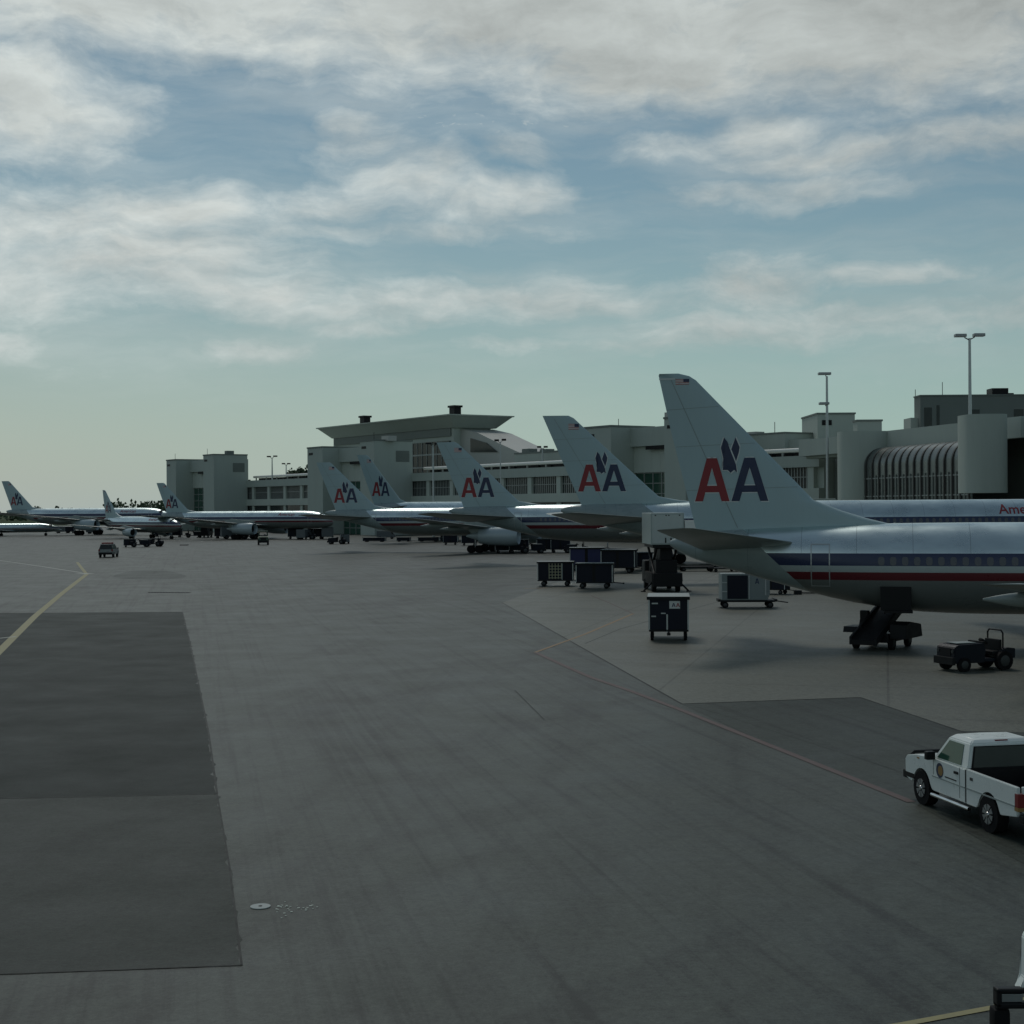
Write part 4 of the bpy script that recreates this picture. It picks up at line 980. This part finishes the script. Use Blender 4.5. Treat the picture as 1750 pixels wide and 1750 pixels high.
def facing(o, px, py, rz, label, cat=None, group=None, sc=1.0):
    p = G(px, py); o.location = p; o.rotation_euler = (0, 0, rz); o.scale = (sc, sc, sc); tag(o, label, cat, group); return o
CG = 'covered baggage carts on the apron'
c1 = cart()
facing(c1, 1143, 1091, R(-96), 'nearest covered baggage cart standing alone with small AA sign', 'baggage cart', CG, .96)
c1.scale = (1.0, 1.18, 1.04)
cc = cart(sign=False)
facing(cc, 950, 1001, R(-5), 'baggage cart with open lattice side at the left of the dark pair', 'baggage cart', CG)
cc.scale = (.98, .98, .98)
lat_ = MB(); 
for i in range(5): lat_.box(-.5+i*.25-.025, -.5+i*.25+.025, -.80, -.765, .6, 1.9)
for j in range(6): lat_.box(-.5, .52, -.805, -.77, .65+j*.24, .70+j*.24)
lat_.build('lattice_gate', 'lattice', cc); MB().box(.52, .60, -.81, -.75, .52, 1.92).build('gate_post', 'canvas_roof', cc)
plain = cart(sign=False)
facing(plain, 1017, 1005, R(-8), 'closed black baggage cart hitched to the lattice sided one', 'baggage cart', CG, .98)
blue = cart(roof='canvas_roof', body='cart_blue', sign=False)
facing(blue, 1003, 975, R(-4), 'bright blue baggage cart behind the dark pair', 'baggage cart', CG, 1.15)
dup(plain, G(1058, 979), R(-12), 'dark baggage cart right of the bright blue one', 1.12)
def dolly(load=None):
    o = empty('cargo_dolly')
    MB().box(-1.7, 1.7, -.8, .8, .38, .50, .02).box(-1.85, -1.7, -.7, .7, .40, .56).box(1.7, 1.85, -.7, .7, .40, .56).build('deck', 'dark_metal', o)
    for x in (-1.4, 1.4):
        for y in (-.65, .65): wheel(o, x, y, .2, .14)
    MB().tube([(1.8, 0, .42), (2.6, 0, .3)], .035).build('tow_bar', 'dark_metal', o)
    return o
dl = dolly(); facing(dl, 1276, 1038, R(-3), 'flat cargo dolly carrying the blue fronted metal container', 'dolly', 'flat cargo dollies', .98)
uld = empty('cargo_container', (dl.location.x-.15, dl.location.y, .50), R(-3)); tag(uld, 'metal air cargo container with dark blue door standing on a dolly', 'cargo container')
MB().prism([(-1.5, 0), (1.35, 0), (1.5, .35), (1.5, 1.62), (-1.5, 1.62)], -.76, .76).build('shell', 'container_grey', uld, bevel=.02)
MB().box(-1.1, .15, -.80, -.765, .08, 1.52, .01).build('door', 'cart_navy', uld)
b = MB().box(-1.5, -1.42, -.79, -.762, .05, 1.6).box(.2, .26, -.79, -.762, .05, 1.6).box(1.2, 1.27, -.79, -.762, .3, 1.6).box(-1.42, -1.12, -.79, -.762, .5, .56).box(-1.42, -1.12, -.79, -.762, 1.05, 1.11)
b.build('ribs', 'aluminium', uld)
b = MB()
for poly in letter_A(-140, 140): b.face([(.72+x*.0009, -.766, 1.0+(1185-y)*.0009) for x, y in poly])
b.build('letter', 'logo_blue', uld)
dup(dl, G(1190, 976), R(4), 'empty flat dolly behind the catering truck on its right', .95)
dup(dl, G(1237, 977), R(20), 'short view of a second empty dolly under the nearest tailplane', .8)
dup(plain, G(1322, 1015), R(-30), 'low dark cart half hidden behind the nearest belly', .72)
# tow bar lying beside
b = empty('tow_bar', G(1382, 1016)); tag(b, 'aircraft tow bar lying on the ground below the rear door', 'tow bar')
MB().tube([(-.8, .1, .12), (1.3, -.15, .10)], .05).build('bar', 'dark_metal', b)
MB().box(-1.0, -.5, -.15, .35, .0, .30, .02).build('head', 'dark_metal', b)
def tug(body='tug_navy', cage=True):
    o = empty('baggage_tractor')
    MB().prism([(.1, .35), (1.55, .35), (1.62, .5), (1.60, 1.02), (1.45, 1.12), (.15, 1.16), (.05, .9)], -.62, .62).build('hood', body, o, bevel=.025)
    MB().box(.35, 1.3, -.35, .35, 1.16, 1.19, .01).build('hood_panel', 'canvas_roof', o)
    MB().box(1.6, 1.75, -.66, .66, .30, .62, .02).build('front_bumper', 'black', o)
    MB().box(1.61, 1.64, -.35, .35, .66, .98).build('grille', 'black', o)
    for s in (-1, 1): MB().cyl((1.60, s*.48, .86), (1.65, s*.48, .86), .075).build('headlight', 'rim_dark', o, smooth=True)
    MB().box(-1.25, .1, -.6, .6, .38, .52, .02).build('floor', body, o)
    MB().prism([(-1.4, .5), (-.7, .5), (-.75, .86), (-1.0, .95), (-1.4, .9)], -.68, .68).build('rear_deck', body, o, bevel=.02)
    MB().box(-.75, -.35, -.5, .5, .62, .80, .04).build('seat', 'black', o); MB().box(-.85, -.74, -.5, .5, .78, 1.28, .04).build('backrest', 'black', o)
    MB().tube([(.1, .2, 1.0), (-.12, .2, 1.22)], .03).cyl((-.10, .2, 1.18), (-.14, .2, 1.23), .2, n=18).build('steering_wheel', 'black', o)
    MB().box(.0, .12, -.5, .5, .9, 1.22, .02).build('dashboard', 'black', o)
    if cage: MB().tube([(-.9, -.5, .9), (-.9, -.5, 1.55), (-.9, -.38, 1.66), (-.9, .38, 1.66), (-.9, .5, 1.55), (-.9, .5, .9)], .035).build('roll_hoop', 'black', o, smooth=True)
    MB().box(-1.55, -1.4, -.1, .1, .4, .55).build('tow_hitch', 'black', o)
    wheel(o, 1.15, -.6, .30, .18); wheel(o, 1.15, .6, .30, .18); wheel(o, -.85, -.6, .40, .24); wheel(o, -.85, .6, .40, .24)
    return o
t1 = tug(); TG = 'small tow tractors on the apron'
facing(t1, 1671, 1144, R(-160), 'nearest navy tow tractor with roll hoop beside the belt loader', 'tow tractor', TG, .90)
# belt loader under the nearest airliner
bl = empty('belt_loader'); p = G(1507, 1106); bl.location = p; bl.rotation_euler = (0, 0, R(56)); bl.scale = (.88, .85, .92)
tag(bl, 'black belt loader with its belt raised to the rear hold of the nearest airliner', 'belt loader')
MB().box(-1.6, 1.7, -.95, .95, .35, .78, .04).build('chassis', 'black', bl)
MB().prism([(-1.5, .78), (.2, .78), (.0, 1.05), (-1.4, 1.05)], .55, 1.5).build('driver_deck', 'dark_metal', bl)
MB().prism([(-1.5, .55), (.9, .55), (.7, 1.15), (-.9, 1.35), (-1.5, 1.2)], -1.85, -1.0).build('engine_cover', 'dark_metal', bl, bevel=.02)
MB().box(-.1, .2, .7, 1.15, 1.05, 1.75, .05).build('seat', 'black', bl)
MB().tube([(-.8, .9, 1.0), (-.6, .9, 1.4)], .03).build('steering_column', 'black', bl)
MB().prism([(-2.6, .30), (3.4, 2.45), (3.4, 2.62), (-2.6, .52)], -.60, .60).build('belt', 'black', bl)
MB().prism([(-2.6, .30), (3.4, 2.45), (3.4, 2.78), (-2.6, .66)], .61, .72).prism([(-2.6, .30), (3.4, 2.45), (3.4, 2.78), (-2.6, .66)], -.72, -.61).build('side_rails', 'dark_metal', bl)
MB().tube([(-.4, -.5, .7), (1.3, -.5, 1.7)], .05).tube([(-.4, .5, .7), (1.3, .5, 1.7)], .05).tube([(1.5, .52, 1.9), (1.5, .52, 2.9), (3.2, .52, 3.3)], .02).build('lift_frame', 'dark_metal', bl)
for x in (-1.1, 1.2):
    for y in (-.95, .95): wheel(bl, x, y, .33, .22)
# open hold door on the nearest airliner
MB().box(8.15, 9.45, -1.70, -1.40, 1.72, 2.75, .02).build('hold_opening', 'interior', p1)
MB().prism([(8.3, 1.64), (9.5, 1.64), (9.5, 1.74), (8.3, 1.74)], -2.2, -1.4).build('hold_sill', 'black', p1)
# high lift catering truck
def lift_truck():
    o = empty('catering_truck')
    MB().box(-3.2, 2.2, -1.05, 1.05, .55, .85).build('chassis', 'black', o)
    MB().box(2.2, 4.0, -1.1, 1.1, .55, 2.35, .12).build('cab', 'dark_metal', o)
    MB().box(3.99, 4.03, -.95, .95, 1.35, 2.1).build('windscreen', 'glass_dark', o)
    b = MB()
    for s in (-.85, .85):
        b.tube([(-2.9, s, .9), (1.9, s, 3.55)], .10); b.tube([(1.9, s*.9, .9), (-2.9, s*.9, 3.55)], .10)
    b.cyl((-.5, -.9, 2.22), (-.5, .9, 2.22), .1); b.cyl((-2.9, -.9, 3.5), (-2.9, .9, 3.5), .08); b.cyl((1.9, -.9, .95), (1.9, .9, .95), .08)
    b.build('scissor_lift', 'dark_metal', o)
    MB().box(-3.2, 2.2, -1.1, 1.1, 3.5, 3.75).build('subframe', 'black', o)
    MB().box(-2.6, 1.9, -.80, .80, .85, 2.5, .05).box(-2.4, 1.6, -.45, .45, 2.5, 3.5, .04).build('lift_housing', 'black', o)
    MB().prism([(-3.1, .85), (2.0, .85), (1.6, 1.5), (-2.8, 1.5)], -1.15, 1.15).build('side_lockers', 'black', o)
    bx = MB().box(-3.3, 2.5, -1.25, 1.25, 3.75, 6.25, .04).build('box_body', 'van_box', o)
    MB().box(-3.34, -3.3, -1.15, 1.15, 3.85, 6.1).build('roller_door', 'aluminium', bx)
    MB().box(-3.36, -3.34, -1.0, -.9, 3.9, 4.1).box(-3.36, -3.34, -.3, -.2, 3.9, 4.3).box(-3.36, -3.34, .1, .2, 3.9, 4.3).build('door_latch', 'black', bx)
    for y in (-.9, -.1, .1, .9): MB().box(-3.36, -3.33, y-.05, y+.05, 6.02, 6.1).build('marker_lamp', 'dark_metal', bx)
    for s in (-1, 1):
        b = MB(); b.tube([(-2.2, s*1.0, .8), (-2.2, s*1.7, .06)], .07); b.box(-2.35, -2.05, s*1.72-.18, s*1.72+.18, 0, .08)
        b.build('outrigger', 'black', o)
    MB().box(-3.3, -3.0, -1.1, 1.1, .45, 1.5, .03).build('rear_bumper', 'black', o)
    for x in (-2.0, 2.9):
        for y in (-.9, .9): wheel(o, x, y, .48, .3)
    return o
lt = lift_truck()
p = G(1138, 1012); lt.location = (p.x, p.y+2.6, 0); lt.rotation_euler = (0, 0, R(92)); lt.scale = (.92, .98, .93)
tag(lt, 'catering truck with white box raised high beside the second airliner', 'catering truck', 'catering trucks with raised boxes')
MB().box(-1.35, -1.25, -.0, .0, 0, 0).b.free()
MB().prism([(-3.3, 4.75), (-2.3, 4.75), (-2.3, 5.65), (-3.3, 5.65)], -2.35, -1.3).build('side_platform', 'roof_white', lt)
# vehicle farther off
dup(lt, G(347, 919)+Vector((0, 3, 0)), R(92), 'far catering truck with raised box at the tail of the broadside airliner', .92)
def suv():
    o = empty('suv'); 
    MB().prism([(-2.2, .4), (2.2, .4), (2.25, .75), (2.1, .95), (1.2, 1.05), (-2.2, 1.05)], -.9, .9).build('body', 'silver_paint', o, bevel=.04)
    g = MB(); g.loft([[(-2.15, -.84, 1.05), (1.2, -.84, 1.05), (1.2, .84, 1.05), (-2.15, .84, 1.05)], [(-1.95, -.68, 1.62), (.5, -.68, 1.62), (.5, .68, 1.62), (-1.95, .68, 1.62)]]); g.build('greenhouse', 'glass_dark', o)
    MB().box(-1.98, .52, -.70, .70, 1.62, 1.70, .03).build('roof', 'silver_paint', o)
    MB().box(-1.0, -.6, -.72, .72, 1.70, 1.90, .03).build('light_bar', 'plastic_red', o)
    MB().box(-2.32, -2.2, -.88, .88, .38, .66, .03).build('rear_bumper', 'black', o)
    for s in (-1, 1):
        MB().box(-2.23, -2.15, s*.8-.1, s*.8+.1, .8, 1.05).build('taillight', 'plastic_red', o)
        MB().box(.75, .95, s*1.0-.08, s*1.0+.08, 1.05, 1.2).build('mirror', 'black', o)
    for x in (-1.4, 1.4):
        for y in (-.8, .8): wheel(o, x, y, .37, .22)
    return o
sv = suv(); facing(sv, 186, 952, R(95), 'silver patrol car with red roof light bar driving away across the apron', 'car', None, 1.05)
d2 = dup(t1, G(238, 935), R(20), 'small dark tow tractor ahead of the patrol car, left of a pair', 1.05)
dup(t1, G(263, 934), R(175), 'small dark tow tractor facing left, right of the pair under the narrow fin', 1.1)
dup(plain, G(222, 935), R(10), 'tiny dark cart hitched left of the far tractor pair', .7)
tgn = tug(body='tug_green'); facing(tgn, 450, 931, R(-80), 'green tow tractor alone before the big far engine', 'tow tractor', TG, 1.35)
MB().tube([(-.9, -.55, .9), (-.9, -.55, 1.75), (.5, -.55, 1.75), (.5, -.55, 1.0)], .04).tube([(-.9, .55, .9), (-.9, .55, 1.75), (.5, .55, 1.75), (.5, .55, 1.0)], .04).build('cab_frame', 'tug_green', tgn)
MB().box(-.95, .6, -.6, .6, 1.74, 1.80).build('canopy', 'tug_green', tgn)
# pallet on the apron
b = MB().box(-.7, .7, -.5, .5, 0, .14, .02); q = b.build('wheel_chock', 'black'); q.location = G(315, 932); tag(q, 'small black chock lying alone on the far apron', 'chock')
# far rows of carts and dollies under the wings
LOWG = 'low dark baggage carts in a far row'
far = []
low = cart(sign=False); facing(low, 640, 926, R(-4), 'low dark cart, first long one right of the small utility vehicle', 'baggage cart', LOWG, .8)
low.scale = (1.5, .8, .42)
for px, sx, lb in ((690, .9, 'short low dark cart in the middle of the far row'), (733, 1.4, 'long low dark cart right of the short one in the far row'), (768, 1.2, 'low dark cart at the right end of the far row')):
    q = dup(low, G(px, 925.5), R(-4), lb); q.scale = (sx, .8, .42)
ut = dup(t1, G(577, 930), R(170), 'light utility vehicle at the left end of the low far row', 1.0)
q = wheel  # noqa
bxo = empty('service_van'); tag(bxo, 'boxy grey service van beside the low far row of carts', 'van')
def van(o, m='shade_van'):
    MB().prism([(-2.4, .4), (2.3, .4), (2.4, .9), (2.2, 1.15), (1.5, 2.0), (-2.4, 2.1)], -.95, .95).build('body', m, o, bevel=.04)
    MB().prism([(1.55, 1.2), (2.1, 1.2), (1.5, 1.9), (1.2, 1.9)], -.96, .96).build('cab_window', 'glass_dark', o)
    for x in (-1.5, 1.5):
        for y in (-.85, .85): wheel(o, x, y, .36, .2)
van(bxo); bxo.location = G(589, 929); bxo.rotation_euler = (0, 0, R(100)); bxo.scale = (.8, .8, .8)
mg = 'service vehicles gathered under the far wings'
def many(src, spots, g):
    for (px, py, rz, sc, lb) in spots:
        q = dup(src, G(px, py), R(rz), lb, sc); q['group'] = g
many(plain, [(862+0, 925+20, 5, .9, 'dark cart right of the main wheels of the fourth airliner'), (887, 945, 0, .95, 'second dark cart right of the far main wheels'),
             (934, 944, 0, .95, 'third dark cart, under the belly of the third airliner'), (957, 944, 5, .95, 'fourth dark cart, just left of the blue cart top'),
             (1090, 975, 20, .9, 'dark cart tucked against the left of the catering truck base')], 'dark carts under the third airliner')
many(t1, [(908, 946, 10, 1.1, 'tow tractor among the carts under the third airliner'), (986, 945, 170, 1.0, 'tow tractor right of the cart row under the third airliner')], TG)
many(plain, [(762+40, 932, 0, .9, 'cart left of the far main wheels'), (770, 931, 0, .85, 'leftmost cart of the row below the far engine'), (836, 933, 4, .9, 'cart directly behind the far main wheels')], 'carts beneath the fourth airliner wing')
many(bxo, [(520, 922, 80, 1.0, 'grey van under the nose of the broadside airliner'), (560, 921, 95, 1.2, 'grey box van just left of the fourth tail fin'), (640+20, 921, 0, .8, 'pale van behind the low far cart row'),
           (152+10, 912, 0, .9, 'pale van beneath the far left airliner'), (108, 911, 0, .9, 'pale van left of the far left main wheels'), (1135-70, 962, 0, .8, 'pale van left of the catering truck'),
           (401, 921, 20, 1.2, 'dark shaded van left of the far engine')], 'vans parked under the aircraft')
many(plain, [(300, 918, 0, 1.0, 'cart under the fin of the broadside airliner'), (380, 920, 0, 1.1, 'cart in front of the broadside fuselage'), (412, 920, 0, 1.1, 'cart nearest the big far engine'),
             (505, 921, 5, 1.1, 'cart under the nose of the broadside airliner'), (540, 921, 0, 1.1, 'cart right of the grey nose van'), (275, 917, 0, 1.0, 'cart left of the broadside airliner gear'), (120, 911, 0, .9, 'cart under the far left belly')], 'carts beneath the far aircraft')
many(t1, [(330, 919, 10, 1.2, 'tow tractor under the broadside airliner tail'), (437-10, 921, 0, 1.2, 'tow tractor by the far main wheels'), (490+36, 922, 180, 1.2, 'tow tractor under the broadside nose')], TG)
# utility vehicle cut by the right edge, close to the camera
uv = empty('utility_vehicle'); tag(uv, 'white utility vehicle corner with black bumper cut off at lower right edge', 'utility vehicle')
def near(px, py, d): return W(px, py, d)
pv = near(1703, 1700, 17.0); uv.location = (pv.x, pv.y, 0)
# x to the right, y away from the camera, nose towards the left
MB().box(.0, .06, -.02, .14, .58, .79, .02).box(.0, 1.6, -.02, .10, .74, .80, .02).box(.0, 1.6, -.02, .10, .57, .64, .02).build('front_bumper', 'black', uv)
MB().box(.06, .30, .0, .06, .645, .735, .005).build('bumper_lamp', 'grey_metal', uv)
MB().box(-.03, .17, .0, .22, .0, .56, .06).build('wheel', 'tyre', uv, smooth=True)
MB().prism([(.27, .76), (.345, .90), (.36, 1.34), (.39, 1.40), (1.4, 1.40), (1.4, .76)], .03, .22).build('body', 'white_paint', uv, bevel=.012)
MB().box(1.4, 3.2, .02, 2.4, .5, 1.6, .08).build('body', 'white_paint', uv)
MB().box(1.6, 3.0, .2, 2.2, 1.6, 2.2, .12).build('cab', 'glass_dark', uv)
